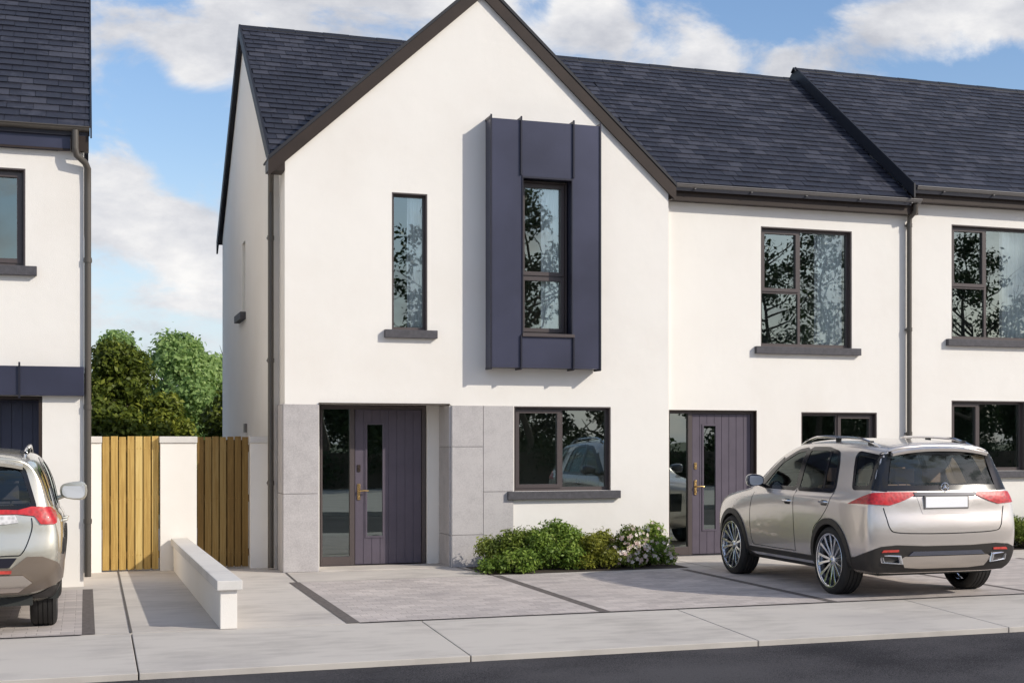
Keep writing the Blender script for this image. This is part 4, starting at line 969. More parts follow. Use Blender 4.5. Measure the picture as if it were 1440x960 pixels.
def patch(name, poly, mp_, bvh, off, mat, parent, step=.035, holes=(), thick=.006, rnd=.0):
    if rnd: poly = round_poly(poly, rnd)
    loops = [poly] + [list(h) for h in holes]; pts = []; loopidx = []; sc = 1
    for lp in loops:
        li = []
        for i in range(len(lp)):
            a, b = Vector(lp[i]), Vector(lp[(i + 1) % len(lp)]); k = max(1, int((b - a).length / step))
            for j in range(k): li.append(len(pts)); pts.append(a.lerp(b, j / k))
        loopidx.append(li)
    us = [p.x for p in pts]; vsv = [p.y for p in pts]
    u = min(us) + step * .5
    cand = []
    while u < max(us):
        v = min(vsv) + step * .5
        while v < max(vsv):
            if pin((u, v), poly) and not any(pin((u, v), h) for h in holes): cand.append(Vector((u, v)))
            v += step
        u += step
    bd = [tuple(p) for p in pts]
    for c in cand:
        if min((c.x - q[0]) ** 2 + (c.y - q[1]) ** 2 for q in bd) > (step * .4) ** 2: pts.append(c)
    edges = [(li[i], li[(i + 1) % len(li)]) for li in loopidx for i in range(len(li))]
    V, E, Fc, _, _, _ = delaunay_2d_cdt(pts, edges, [], 0, 1e-6)
    tri = []
    for f in Fc:
        c = sum((V[i] for i in f), Vector((0, 0))) / len(f)
        if pin(c, poly) and not any(pin(c, h) for h in holes): tri.append(list(f))
    P3 = []; N3 = []
    for p in V:
        o_, d_ = mp_(p.x, p.y); h = bvh.ray_cast(o_, d_)
        if h[0] is None: P3.append(None); N3.append(None)
        else:
            nn = h[1] if h[1].dot(d_) < 0 else -h[1]; P3.append(h[0]); N3.append(nn)
    tri = [t for t in tri if all(P3[i] is not None for i in t)]
    if not tri: print('EMPTY PATCH', name); return None
    used = sorted({i for t in tri for i in t}); mpi = {k: i for i, k in enumerate(used)}; n = len(used)
    m = MB(); m.v = [tuple(P3[i] + N3[i] * off) for i in used]
    # orient outward
    T = []
    for t in tri:
        a, b, c = (Vector(m.v[mpi[i]]) for i in t); nn = (b - a).cross(c - a)
        if nn.dot(N3[t[0]]) < 0: t = t[::-1]
        T.append(tuple(mpi[i] for i in t))
    m.f = list(T)
    if thick:
        m.v += [tuple(P3[i] + N3[i] * (off - thick)) for i in used]
        cnt = {}
        for t in T:
            for i in range(len(t)): e = (t[i], t[(i + 1) % len(t)]); cnt[e] = 1
        for (a, b) in list(cnt):
            if (b, a) not in cnt: m.f.append((a, a + n, b + n, b))
    m.t = [.5] * len(m.f)
    o = m.build(name, M[mat], parent, fix=False, smooth=True); return o
def strip_patch(name, line, wd, mp_, bvh, off, mat, parent, thick=.004, step=.03):
    lp = []; rp = []
    pts = [Vector(p) for p in line]
    for i, p in enumerate(pts):
        d = (pts[min(i + 1, len(pts) - 1)] - pts[max(i - 1, 0)]).normalized(); n = Vector((-d.y, d.x)) * wd / 2
        lp.append(tuple(p + n)); rp.append(tuple(p - n))
    return patch(name, lp + rp[::-1], mp_, bvh, off, mat, parent, step=step, thick=thick)
def spline(pts, n=6):
    out = []; P = [Vector(p) for p in pts]
    for i in range(len(P) - 1):
        a, b, c, d = P[max(i - 1, 0)], P[i], P[i + 1], P[min(i + 2, len(P) - 1)]
        for k in range(n):
            t = k / n; out.append(tuple(.5 * ((2 * b) + (-a + c) * t + (2 * a - 5 * b + 4 * c - d) * t * t + (-a + 3 * b - 3 * c + d) * t ** 3)))
    out.append(tuple(P[-1])); return out

def make_wheel(car, x, y, rt, rr, wd, side, spokes=7):
    """side -1: outer face to the left"""
    t = empty('wheel', (x, y, rt)); t.parent = car
    h = wd / 2
    prof = [(rr - .004, -h * .80), (rr + .02, -h * .98), (rr + .045, -h * 1.02), (rt - .06, -h * 1.03), (rt - .025, -h * .95), (rt - .006, -h * .80)]
    for k in range(5):
        a = -h * .72 + k * h * .36; prof += [(rt, a + .0), (rt, a + h * .28), (rt - .010, a + h * .29), (rt - .010, a + h * .35)]
    prof = [p for p in prof if p[1] < h * .78] + [(rt - .006, h * .80), (rt - .025, h * .95), (rt - .06, h * 1.03), (rr + .045, h * 1.02), (rr + .02, h * .98), (rr - .004, h * .80)]
    MB().lathe(prof, 'x', n=72).build('tyre', M['tyre'], t, smooth=True)
    o = side * h
    m = MB().lathe([(rr - .002, o * .97), (rr + .012, o * .99), (rr + .012, o * .93), (rr - .010, o * .86), (rr - .022, o * .55), (rr - .03, -o * .8)], 'x', n=64)
    m.lathe([(.0005, o * .80), (.03, o * .82), (.034, o * .70), (.062, o * .66), (.07, o * .40), (.07, 0)], 'x', n=32)
    for i in range(spokes):
        for dlt in (-.17, .17):
            a0 = 2 * math.pi * i / spokes + dlt * .9; a1 = 2 * math.pi * i / spokes + dlt * 1.3
            def pt(r_, a, x_, w_):
                c, s = math.cos(a), math.sin(a); return [(x_, r_ * c - w_ * s, r_ * s + w_ * c), (x_, r_ * c + w_ * s, r_ * s - w_ * c)]
            A = pt(.05, a0, o * .66, .013); B = pt(rr * .6, (a0 + a1) / 2, o * .80, .015); C = pt(rr - .008, a1, o * .90, .020)
            A2 = pt(.05, a0, o * .40, .013); B2 = pt(rr * .6, (a0 + a1) / 2, o * .58, .013); C2 = pt(rr - .008, a1, o * .62, .018)
            vs_ = A + B + C + A2 + B2 + C2
            m.add(vs_, [(0, 1, 3, 2), (2, 3, 5, 4), (6, 8, 9, 7), (8, 10, 11, 9), (0, 2, 8, 6), (2, 4, 10, 8), (1, 7, 9, 3), (3, 9, 11, 5), (4, 5, 11, 10)])
    m.build('rim', M['alloy'], t, smooth=True, bevel=.003, seg=1)
    MB().lathe([(.0005, o * .30), (rr * .62, o * .30), (rr * .62, o * .18), (.0005, o * .18)], 'x', n=32).build('brake_disc', M['gutter'], t)
    MB().lathe([(.0005, -o * .1), (rr - .03, -o * .1)], 'x', n=32).build('wheel_back', M['gloss'], t)
    return t

def make_car(name, loc, label, cfg):
    car = empty(name, loc, label=label, cat='car')
    kx, ky, kz = cfg['k']; X = lambda v: v * kx; Y = lambda v: v * ky; Z = lambda v: v * kz
    vs, fs = cage(cfg['stations'], cfg['bulge'], 5, ky, kx, kz)
    body = solid_from_cage(vs, fs, 4); body.parent = car
    bm = bmesh.new(); bm.from_mesh(body.data); bmesh.ops.triangulate(bm, faces=bm.faces[:]) ; bvh = BVHTree.FromBMesh(bm); bm.free()
    body.data.materials.clear(); body.data.materials.append(M[cfg['paint']]); body.data.shade_smooth()
    S = {s: mapping('side', sgn=s) for s in (-1, 1)}; REAR = mapping('rear'); TOP = mapping('top'); CYL = mapping('cyl', yc=cfg['yc']); FR = mapping('front')
    sc = lambda poly: [(Y(a), Z(b)) for a, b in poly]
    rc_ = lambda poly: [(X(a), Z(b)) for a, b in poly]
    dele = []                                              # (test) for body faces to remove
    side_w = [(round_poly(sc(p), .045), g) for p, g in cfg['side_windows']]
    rear_w = round_poly(rc_(cfg['rear_window']), .06)
    top_w = round_poly([(X(a), Y(b)) for a, b in cfg['windscreen']], .08)
    axles = cfg['axles']; ar = cfg['arch']
    bm = bmesh.new(); bm.from_mesh(body.data); kill = []
    op = [offset_poly(p, .012) for p, g in side_w]; opr = offset_poly(rear_w, .012); opt = offset_poly(top_w, .012)
    for f in bm.faces:
        c = f.calc_center_median(); n = f.normal
        if abs(c.x) > .45 * kx and abs(n.x) > .3 and any(pin((c.y, c.z), p) for p in op): kill.append(f)
        elif c.y < Y(cfg['rear_y']) and n.y < -.2 and pin((c.x, c.z), opr): kill.append(f)
        elif c.z > Z(1.0) and n.z > .2 and c.y > Y(1.2) and pin((c.x, c.y), opt): kill.append(f)
        elif abs(c.x) > .50 * kx and any((c.y - a) ** 2 + (c.z - cfg['wr'] - .01) ** 2 < ar ** 2 for a in axles): kill.append(f)
    bmesh.ops.delete(bm, geom=kill, context='FACES'); bm.to_mesh(body.data); bm.free()
    for s in (-1, 1):
        for p, g in side_w:
            patch('window_seal', offset_poly(p, .034), S[s], bvh, .004, 'gloss', car, holes=[offset_poly(p, -.012)], thick=.012, step=.03)
            patch('side_window', p, S[s], bvh, -.001, g, car, thick=0, step=.05)
        for p in cfg.get('pillars', []): patch('pillar_trim', sc(p), S[s], bvh, .0055, 'gloss', car, thick=.006)
        for i, a in enumerate(axles):      # arch cladding and inner housing
            zc = cfg['wr'] + .01; a0, a1 = (-.10, math.pi + .10)
            outr = [(a + (ar + cfg['clad']) * math.cos(a0 + (a1 - a0) * k / 28), zc + (ar + cfg['clad']) * math.sin(a0 + (a1 - a0) * k / 28)) for k in range(29)]
            inn = [(a + (ar - .022) * math.cos(a0 + (a1 - a0) * k / 28), zc + (ar - .022) * math.sin(a0 + (a1 - a0) * k / 28)) for k in range(29)]
            patch('wheel_arch_trim', outr + inn[::-1], S[s], bvh, .016, cfg['cladmat'], car, step=.03, thick=.05)
            m = MB(); vs_ = []; n_ = 28
            for k in range(n_ + 1):
                t = -.2 + (math.pi + .4) * k / n_; yy, zz = a + (ar + .004) * math.cos(t), zc + (ar + .004) * math.sin(t)
                vs_ += [(s * X(.935), yy, zz), (s * X(.52), yy, zz)]
            m.add(vs_, [(2 * k, 2 * k + 1, 2 * k + 3, 2 * k + 2) for k in range(n_)])
            m.add([(s * X(.52), a, zc)] + [vs_[2 * k + 1] for k in range(n_ + 1)], [(0, k + 1, k + 2) for k in range(n_)])
            m.build('wheel_housing', M['dark'], car, fix=False)
            make_wheel(car, s * cfg['wx'], a, cfg['wr'], cfg['rr'], cfg['tw'], s)
        for p in cfg['side_clad']: patch('sill_cladding', sc(p), S[s], bvh, .012, cfg['cladmat'], car, thick=.03)
        for p, mt in cfg.get('side_trim', []): patch('side_trim', sc(p), S[s], bvh, .016, mt, car, thick=.012)
        for ln in cfg['shut']: strip_patch('shut_line', sc(spline(ln)), .009, S[s], bvh, .0022, 'gloss', car)
        for ln in cfg.get('crease', []): strip_patch('belt_trim', sc(spline(ln)), .014, S[s], bvh, .008, 'chrome', car)
        for (hy, hz) in cfg['handles']:
            yy, zz = Y(hy), Z(hz); h = bvh.ray_cast(*S[s](yy, zz))
            if h[0]:
                x0 = h[0].x
                patch('handle_recess', round_poly([(yy - .085, zz - .035), (yy + .075, zz - .03), (yy + .075, zz + .035), (yy - .085, zz + .03)], .03), S[s], bvh, .002, 'gloss', car, thick=.002)
                MB().tube([(x0 - s * .005, yy - .095, zz + .008), (x0 + s * .030, yy - .07, zz + .012), (x0 + s * .034, yy + .05, zz + .012), (x0 - s * .005, yy + .085, zz + .008)], [.010, .014, .014, .010], 8).build('door_handle', M['chrome'] if cfg['chrome_handle'] else M[cfg['paint']], car, smooth=True)
        # door mirror
        my, mz_ = Y(cfg['mirror'][0]), Z(cfg['mirror'][1]); h = bvh.ray_cast(*S[s](my, mz_ - .06)); x0 = abs(h[0].x) if h[0] else X(.9)
        mx = x0 + .165; mw, mh = cfg['mirror'][2], cfg['mirror'][3]
        prf = []; mm = MB(); ns = 16
        for (dy, k) in ((-.050, .90), (-.048, .97), (-.03, 1.0), (.03, .97), (.075, .80), (.10, .45), (.106, .05)):
            for q in range(ns):
                a = 2 * math.pi * q / ns; ca, sa = math.cos(a), math.sin(a); ex = abs(ca) ** .65 * (1 if ca > 0 else -1); ez = abs(sa) ** .75 * (1 if sa > 0 else -1)
                prf.append((s * (mx + ex * mw / 2 * k + .0), my + dy - .02 * (ex * .5), mz_ + ez * mh / 2 * k * (1 - .18 * (-ex))))
        mm.add(prf, [(i * ns + q, i * ns + (q + 1) % ns, (i + 1) * ns + (q + 1) % ns, (i + 1) * ns + q) for i in range(6) for q in range(ns)] + [tuple(range(ns))])
        mo = mm.build('door_mirror', M[cfg['mirrormat']], car, smooth=True)
        gl = [(s * (mx + (abs(math.cos(2 * math.pi * q / ns)) ** .65 * (1 if math.cos(2 * math.pi * q / ns) > 0 else -1)) * mw / 2 * .84), my - .060 - .02 * (.5 * math.cos(2 * math.pi * q / ns)) + .16 * mh / 2 * math.sin(2 * math.pi * q / ns), mz_ + (abs(math.sin(2 * math.pi * q / ns)) ** .75 * (1 if math.sin(2 * math.pi * q / ns) > 0 else -1)) * mh / 2 * .82 * (1 + .18 * math.cos(2 * math.pi * q / ns))) for q in range(ns)]
        MB().add(gl, [tuple(range(ns))]).build('mirror_glass', M['mirror'], mo)
        MB().tube([(s * (x0 - .02), my + .02, mz_ - .085), (s * (mx - mw * .25), my + .015, mz_ - .05)], [.026, .020], 10).build('mirror_arm', M[cfg['mirrorarm']], mo, smooth=True)
        # roof rail follows the roof edge
        pts = []; y0, y1 = cfg['rail']; rx = X(cfg['rail_x'])
        for k in range(15):
            t = k / 14; yy = Y(y0 + (y1 - y0) * t); h = bvh.ray_cast(Vector((s * rx, yy, 5)), Vector((0, 0, -1))); lift = .055 * min(1, 5 * min(t, 1 - t)) + .0
            pts.append((s * rx, yy, h[0].z + lift + .004))
        MB().tube(pts, [.012] + [.016] * 13 + [.012], 8).build('roof_rail', M[cfg['railmat']], car, smooth=True)
        m = MB()
        for t in (.10, .50, .90):
            yy = Y(y0 + (y1 - y0) * t); h = bvh.ray_cast(Vector((s * rx, yy, 5)), Vector((0, 0, -1))); m.box(s * rx - .014, s * rx + .014, yy - .05, yy + .05, h[0].z - .01, h[0].z + .05)
        m.build('rail_foot', M['gloss'], car, bevel=.006)
    # rear glass
    patch('window_seal', round_poly(rc_(cfg['rear_seal']), .06), REAR, bvh, .004, 'gloss', car, holes=[offset_poly(rear_w, -.012)], thick=.012)
    patch('rear_window', rear_w, REAR, bvh, -.001, cfg['rear_glass'], car, thick=0, step=.05)
    patch('windscreen', top_w, TOP, bvh, -.001, 'carglass', car, thick=0, step=.06)
    patch('window_seal', offset_poly(top_w, .03), TOP, bvh, .004, 'gloss', car, holes=[offset_poly(top_w, -.012)], thick=.012)
    for nm, poly, off, mt, th in cfg['cyl']: patch(nm, [(a, Z(b)) for a, b in poly], lambda u, v: CYL(u, v), bvh, off, mt, car, step=cfg.get('cs', 2.2) if False else .05, thick=th) if False else cylpatch(nm, poly, Z, CYL, bvh, off, mt, car, th)
    for nm, poly, off, mt, th in cfg['rear']: patch(nm, rc_(poly), REAR, bvh, off, mt, car, thick=th)
    for ln in cfg['rear_lines']: strip_patch('shut_line', rc_(spline(ln)), .010, REAR, bvh, .003, 'gloss', car)
    for nm, poly, off, mt, th in cfg.get('front', []): patch(nm, rc_(poly), FR, bvh, off, mt, car, thick=th)
    # spoiler lip, wiper
    if 'spoiler' in cfg:
        (sy, sz, sw_, sd) = cfg['spoiler']; vs_ = []; n_ = 14
        for k in range(n_ + 1):
            u = -1 + 2 * k / n_; x = X(sw_) * u; yb = Y(sy) + .03 * u * u * 1.5; zb = Z(sz) - .055 * abs(u) ** 2.5
            h = bvh.ray_cast(Vector((x, yb + sd + .06, 5)), Vector((0, 0, -1))); zt = (h[0].z if h[0] else zb) 
            vs_ += [(x, yb + sd + .06, zt + .004), (x, yb, zb), (x, yb + .012, zb - .03), (x, yb + sd, zb - .028)]
        m = MB(); m.add(vs_, [(4 * k + a, 4 * k + (a + 1) % 4, 4 * k + 4 + (a + 1) % 4, 4 * k + 4 + a) for k in range(n_) for a in range(4)] + [(0, 1, 2, 3), tuple(4 * n_ + a for a in (3, 2, 1, 0))])
        m.build('spoiler', M[cfg['paint']], car, smooth=True)
    # interior: floor, dashboard, seats
    m = MB().box(-X(.78), X(.78), Y(-.7), Y(2.55), Z(.42), Z(.46)).box(-X(.74), X(.74), Y(2.1), Y(2.5), Z(.6), Z(1.08)).box(-X(.72), X(.72), Y(-.72), Y(-.1), Z(.46), Z(.86))
    m.build('cabin_trim', M['grey'], car, bevel=.02)
    for (sx_, sy_, w_) in ((-.38, 1.15, .5), (.38, 1.15, .5), (-.42, .22, .5), (.0, .22, .3), (.42, .22, .5)):
        st_ = MB(); cx, cy = X(sx_), Y(sy_)
        st_.prism([(cy, Z(.48)), (cy + .5, Z(.50)), (cy + .5, Z(.68)), (cy + .05, Z(.64)), (cy - .10, Z(1.20)), (cy - .20, Z(1.19)), (cy - .10, Z(.5))], 'x', cx - X(w_ / 2), cx + X(w_ / 2))
        so2 = st_.build('seat', M[cfg['seat']], car, bevel=.04, seg=3)
        MB().box(cx - .13, cx + .13, cy - .23, cy - .12, Z(1.24), Z(1.40)).box(cx - .06, cx - .05, cy - .18, cy - .17, Z(1.15), Z(1.26)).box(cx + .05, cx + .06, cy - .18, cy - .17, Z(1.15), Z(1.26)).build('headrest', M[cfg['seat2']], so2, bevel=.035, seg=3)
    MB().box(-X(.70), X(.70), Y(-.70), Y(cfg['axles'][1] / ky + .5), .26, .36).build('underbody', M['dark'], car)
    return car, bvh
def cylpatch(nm, poly, Z, CYL, bvh, off, mt, car, th):
    # degrees are scaled to metres-like units (1 unit = 1 m at 1 m radius) so that the point grid stays even
    k = 57.3 / 1.0
    return patch(nm, [(a / k, Z(b)) for a, b in poly], lambda u, v: CYL(u * k, v), bvh, off, mt, car, step=.03, thick=th)

BR = .96     # usual half width
def rows(*a): return list(a)
ST = [
 # y, rows r0..r9 as (x,z[,dy]), (roof z at mid column, roof z at centre)
 (3.86, [(.55,.28,-.10),(.66,.36,0),(.74,.52,0),(.76,.70,0),(.74,.84,-.03),(.70,.92,-.08),(.64,.96,-.12),(.56,.98,-.14),(.46,.99,-.15),(.36,1.0,-.15)], (1.005, 1.01)),
 (3.62, [(.72,.24),(.86,.32),(.92,.52),(.93,.72),(.90,.90),(.84,.98),(.78,1.01),(.70,1.03),(.60,1.04),(.48,1.05)], (1.06, 1.065)),
 (3.0, [(.80,.24),(.93,.31),(.97,.54),(.975,.76),(.955,.97),(.90,1.05),(.84,1.08),(.76,1.095),(.66,1.105),(.52,1.115)], (1.13, 1.135)),
 (2.62, [(.80,.24),(.92,.31),(.955,.54),(.97,.78),(.96,.99),(.915,1.08),(.875,1.105),(.82,1.13),(.73,1.15),(.58,1.165)], (1.18, 1.185)),
 (2.15, [(.80,.24),(.915,.31),(.95,.54),(.965,.80),(.967,1.04),(.928,1.09),(.89,1.14),(.84,1.30),(.765,1.41),(.62,1.45)], (1.475, 1.485)),
 (1.62, [(.80,.24),(.915,.31),(.95,.54),(.965,.80),(.974,1.045),(.938,1.10),(.90,1.15),(.83,1.42),(.73,1.64),(.60,1.70)], (1.725, 1.735)),
 (.9, [(.80,.24),(.915,.31),(.95,.54),(.965,.80),(.974,1.045),(.938,1.10),(.90,1.15),(.825,1.43),(.725,1.66),(.60,1.73)], (1.755, 1.765)),
 (.2, [(.80,.24),(.93,.31),(.97,.54),(.975,.80),(.979,1.045),(.943,1.10),(.90,1.15),(.815,1.43),(.715,1.65),(.59,1.72)], (1.745, 1.755)),
 (-.45, [(.80,.24),(.93,.31),(.97,.54),(.975,.80),(.969,1.045),(.933,1.10),(.885,1.16),(.79,1.42),(.695,1.62),(.575,1.69)], (1.715, 1.725)),
 (-.78, [(.76,.27),(.90,.34),(.94,.54),(.945,.80),(.93,1.0),(.90,1.10),(.85,1.17,.02),(.765,1.41,.03),(.67,1.60,.02),(.55,1.665)], (1.69, 1.70)),
 (-.885, [(.78,.28,.03),(.90,.35,.02),(.942,.54),(.948,.80),(.93,1.0),(.90,1.10,.01),(.85,1.17,.035),(.772,1.41,.085),(.680,1.595,.09),(.56,1.655,.05)], (1.68, 1.69)),
 (-.95, [(.75,.31,.08),(.87,.36,.04),(.915,.54,-.02),(.92,.79,-.040),(.90,.95,.012),(.872,1.10,.012),(.822,1.18,.055),(.752,1.40,.125),(.662,1.565,.155),(.55,1.632,.10)], (1.652, 1.658)),
]
suv_cfg = dict(
  k=(1.035, .928, 1.04), stations=ST, bulge=(.12, .06), paint='paint', yc=-.1,
  side_windows=[([(2.10,1.17),(1.66,1.46),(1.30,1.585),(1.06,1.61),(1.06,1.165)], 'carglass'),
                ([(.96,1.165),(.96,1.615),(.52,1.615),(.20,1.57),(.10,1.45),(.0,1.165)], 'carglass2'),
                ([(-.26,1.575),(-.44,1.21),(-.80,1.22),(-.74,1.53)], 'carglass2')],
  pillars=[[(1.065,1.16),(.955,1.16),(.955,1.62),(1.065,1.615)], [(.33,1.16),(.27,1.16),(.36,1.60),(.42,1.60)], [(2.34,1.16),(2.08,1.16),(1.64,1.47),(1.70,1.52)]],
  rear_y=-.6, rear_window=[(-.765,1.225),(.765,1.225),(.635,1.575),(-.635,1.575)], rear_seal=[(-.82,1.175),(.82,1.175),(.672,1.605),(-.672,1.605)], rear_glass='carglass2',
  windscreen=[(-.60,1.72),(.60,1.72),(.74,2.42),(-.74,2.42)],
  axles=(0, 2.78), arch=.435, clad=.048, cladmat='plastic', wr=.395, rr=.305, wx=.868, tw=.275,
  side_clad=[[(.42,.25),(2.58,.25),(2.56,.40),(.44,.40)], [(-.44,.33),(-.44,.44),(-.62,.44),(-.72,.45),(-.72,.33)]],
  side_trim=[([(.50,.315),(2.50,.315),(2.46,.345),(.54,.345)], 'chrome')],
  shut=[[(1.01,1.15),(1.0,.8),(1.0,.42)], [(-.02,1.16),(.02,1.0),(.20,.85),(.42,.72),(.47,.55)], [(2.28,1.08),(2.36,.85),(2.36,.55),(2.30,.42)], [(1.0,.43),(1.6,.425),(2.3,.43)]],
  handles=[(1.18,1.00), (.14,1.02)], chrome_handle=True, mirror=(2.02,1.235,.24,.155), mirrormat='mirrorback', mirrorarm='gloss',
  rail=(1.55,-.55), rail_x=.60, railmat='chrome', spoiler=(-.93,1.635,.60,.12), seat='tan', seat2='tan',
  cyl=[('window_seal', [(-56,1.19),(-44,1.17),(-43,1.585),(-53,1.56)], .0050, 'gloss', .008), ('window_seal', [(56,1.19),(44,1.17),(43,1.585),(53,1.56)], .0050, 'gloss', .008),
       ('rear_bumper', [(-74,.44),(-64,.46),(-54,.52),(-46,.585),(-38,.60),(-20,.585),(20,.585),(38,.60),(46,.585),(54,.52),(64,.46),(74,.44),(74,.33),(40,.30),(-40,.30),(-74,.33)], .012, 'plastic', .03),
       ('tail_light', [(-71,1.03),(-60,1.10),(-51,1.155),(-42,1.165),(-24.5,1.163),(-24.5,1.145),(-36,1.062),(-42,1.026),(-50,1.036),(-62,1.038)], .014, 'red', .02),
       ('tail_light', [(71,1.03),(60,1.10),(51,1.155),(42,1.165),(24.5,1.163),(24.5,1.145),(36,1.062),(42,1.026),(50,1.036),(62,1.038)], .014, 'red', .02),
       ('reflector', [(-46,.525),(-37,.53),(-37,.552),(-45,.55)], .022, 'redrefl', .014), ('reflector', [(46,.525),(37,.53),(37,.552),(45,.55)], .022, 'redrefl', .014)],
  rear=[('handle_trim', [(-.385,1.120),(.385,1.120),(.40,1.155),(-.40,1.155)], .020, 'fin', .018), ('handle_chrome', [(-.385,1.149),(.385,1.149),(.39,1.156),(-.39,1.156)], .024, 'gutter', .01),
        ('plate_recess', [(-.36,1.115),(.36,1.115),(.30,.93),(-.30,.93)], .0035, 'paint', .003),
        ('skid_plate', [(-.50,.365),(-.3,.352),(.3,.352),(.50,.365),(.57,.455),(.52,.48),(-.52,.48),(-.57,.455)], .028, 'skid', .03), ('bumper_chrome', [(-.48,.488),(.48,.488),(.43,.53),(-.43,.53)], .030, 'mirrorback', .02)],
  rear_lines=[[(-.76,1.00),(-.735,.90),(-.70,.78),(-.62,.735),(-.3,.72),(0,.717),(.3,.72),(.62,.735),(.70,.78),(.735,.90),(.76,1.00)], [(-.68,.845),(-.3,.80),(0,.795),(.3,.80),(.68,.845)]],
  front=[('headlight', [(-.74,.74),(-.50,.70),(-.48,.80),(-.70,.86)], .006, 'clear', .008), ('headlight', [(.74,.74),(.50,.70),(.48,.80),(.70,.86)], .006, 'clear', .008), ('grille', [(-.42,.55),(.42,.55),(.45,.84),(-.45,.84)], .006, 'gloss', .008)],
)
suv_cfg['rear_lines'] = suv_cfg['rear_lines'][:1]
suv, sb = make_car('parked_suv', (9.12, -5.08, 0.0), 'silver beige SUV parked with its rear to the road in front of the plum door', suv_cfg)
def rear_y(b, x, z):
    h = b.ray_cast(Vector((x, -6, z)), Vector((0, 1, 0))); return h[0].y if h[0] else -1.0
# number plate, emblem, exhausts, wiper, aerial
py_ = rear_y(sb, 0, 1.09) 
npl = MB().box(-.275, .275, py_ - .020, py_ - .004, 1.035, 1.155).build('number_plate', M['plate'], suv, bevel=.004)
pl = MB().box(-.29, .29, py_ - .015, py_ + .03, 1.02, 1.165).build('plate_frame', M['gutter'], suv, bevel=.004)
ey = rear_y(sb, 0, 1.235) - .018
em = MB(); em.lathe([(.048, -.003), (.052, 0), (.048, .003), (.044, 0)], 'y', (0, ey, 1.265), 40, closed=True)
for k in range(3):
    a = math.pi / 2 + k * 2.0944; c, s = math.cos(a), math.sin(a)
    em.add([(.047 * c, ey, 1.265 + .047 * s), (-.009 * s, ey - .002, 1.265 + .009 * c), (.009 * s, ey - .002, 1.265 - .009 * c), (0, ey - .007, 1.265)], [(0, 1, 3), (0, 3, 2)])
em.build('star_emblem', M['chrome'], suv, smooth=True)
for s in (-1, 1):
    x = s * .70; yy = rear_y(sb, x, .46)
    def ring(k, y): return [(x + s * (-.135) * k, y, .455 - .052 * k), (x + s * .115 * k, y + .05, .465 - .04 * k), (x + s * .135 * k, y + .05, .465 + .052 * k), (x - s * .11 * k, y, .455 + .055 * k)]
    v = ring(1, yy - .055) + ring(.66, yy - .060) + ring(.62, yy + .05) + ring(1, yy + .03)
    f = [(i, (i + 1) % 4, 4 + (i + 1) % 4, 4 + i) for i in range(4)] + [(4 + i, 4 + (i + 1) % 4, 8 + (i + 1) % 4, 8 + i) for i in range(4)] + [(12 + i, 12 + (i + 1) % 4, (i + 1) % 4, i) for i in range(4)]
    ex = MB().add(v, f).build('exhaust_trim', M['chrome'], suv, bevel=.008)
    MB().add(ring(.66, yy - .02), [(0, 1, 2, 3)]).build('exhaust_opening', M['gloss'], ex)

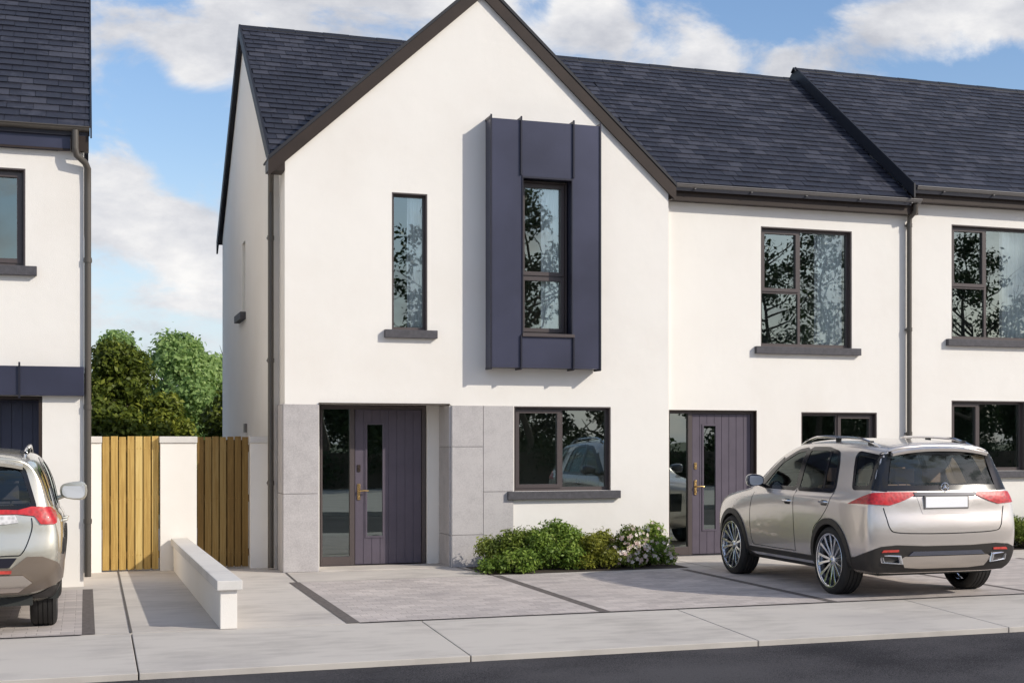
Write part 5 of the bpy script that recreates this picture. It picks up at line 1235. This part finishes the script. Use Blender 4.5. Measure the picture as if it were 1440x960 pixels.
# left car: compact SUV, only its right rear quarter is in view
import copy
ST2 = []
for (y, rw, tz) in ST:
    nr_ = []
    for i, r_ in enumerate(rw):
        x, z = r_[0], r_[1]
        if i >= 7 and y < 2.3: x = x * 1.035
        nr_.append((x, z) + tuple(r_[2:]))
    if y < -.8:
        nr_[0] = (nr_[0][0] * .80, .42) + nr_[0][2:]; nr_[1] = (nr_[1][0] * .84, .47) + nr_[1][2:]; nr_[2] = (nr_[2][0] * .97, .60) + nr_[2][2:]
    elif y < -.7: nr_[0] = (nr_[0][0] * .9, .38) + nr_[0][2:]; nr_[1] = (nr_[1][0] * .93, .44) + nr_[1][2:]
    ST2.append((y, nr_, tz))
crv_cfg = dict(suv_cfg); crv_cfg.update(
  k=(.955, .898, .985), stations=ST2, paint='paint2', bulge=(.12, .06), axles=(0, 2.69), arch=.40, clad=.075, cladmat='plastic', wr=.365, rr=.245, wx=.755, tw=.235,
  rear_window=[(-.72,1.205),(.72,1.205),(.61,1.555),(-.61,1.555)], rear_seal=[(-.755,1.17),(.755,1.17),(.635,1.585),(-.635,1.585)], side_windows=suv_cfg['side_windows'][:2] + [([(-.22,1.57),(-.32,1.21),(-.60,1.25),(-.56,1.50)], 'carglass2')], rear_glass='carglass2',
  mirror=(1.98,1.265,.28,.20), mirrormat='paint2', mirrorarm='paint2', railmat='alloy', chrome_handle=False, seat='grey', seat2='grey', rail_x=.63,
  cyl=[('tail_light', [(0,1.175),(30,1.175),(37,1.17),(43,1.20),(55,1.19),(66,1.14),(60,1.09),(50,1.035),(45,1.04),(43,1.115),(36,1.135),(0,1.135)], .016, 'red', .02),
       ('tail_light', [(0,1.175),(-30,1.175),(-37,1.17),(-43,1.20),(-55,1.19),(-66,1.14),(-60,1.09),(-50,1.035),(-45,1.04),(-43,1.115),(-36,1.135),(0,1.135)], .016, 'red', .02),
       ('garnish', [(2,1.125),(35,1.125),(36,1.06),(30,1.045),(2,1.045)], .010, 'clear', .01), ('garnish', [(-2,1.125),(-35,1.125),(-36,1.06),(-30,1.045),(-2,1.045)], .010, 'clear', .01),
       ('rear_bumper', [(-78,.74),(-60,.60),(-44,.745),(-38,.745),(-32,.64),(32,.64),(38,.745),(44,.745),(60,.60),(78,.74),(78,.50),(60,.48),(44,.40),(-44,.40),(-60,.48),(-78,.50)], .022, 'brownplastic', .04),
       ('bumper_step', [(-34,.735),(34,.735),(31,.65),(-31,.65)], .016, 'fin', .02),
       ('reflector', [(12,.60),(32,.60),(32,.625),(12,.625)], .034, 'redrefl', .014), ('reflector', [(-12,.60),(-32,.60),(-32,.625),(-12,.625)], .034, 'redrefl', .014)],
  rear=[('skid_plate', [(-.58,.44),(.58,.44),(.70,.52),(.62,.585),(-.62,.585),(-.70,.52)], .042, 'skid', .03)],
  rear_lines=[[(-.70,1.10),(-.70,.98),(-.62,.78),(-.5,.755),(0,.752),(.5,.755),(.62,.78),(.70,.98),(.70,1.10)]],
  spoiler=(-.97,1.635,.62,.16), rail=(1.55,-.60))
car2, cb = make_car('parked_suv', (-1.13, -4.92, .0), 'champagne gold SUV cut by the left edge, parked before the left house', crv_cfg)
MB().box(-.24, .24, rear_y(cb, 0, .92) - .016, rear_y(cb, 0, .92) - .004, .86, .97).build('number_plate', M['plate'], car2)

# ------------------------------------------------------------------ render settings
scene.render.engine = 'CYCLES'
scene.view_settings.view_transform = 'Standard'; scene.view_settings.look = 'None'; scene.view_settings.gamma = 1
scene.view_settings.exposure = .05
scene.cycles.max_bounces = 8; scene.cycles.transparent_max_bounces = 24
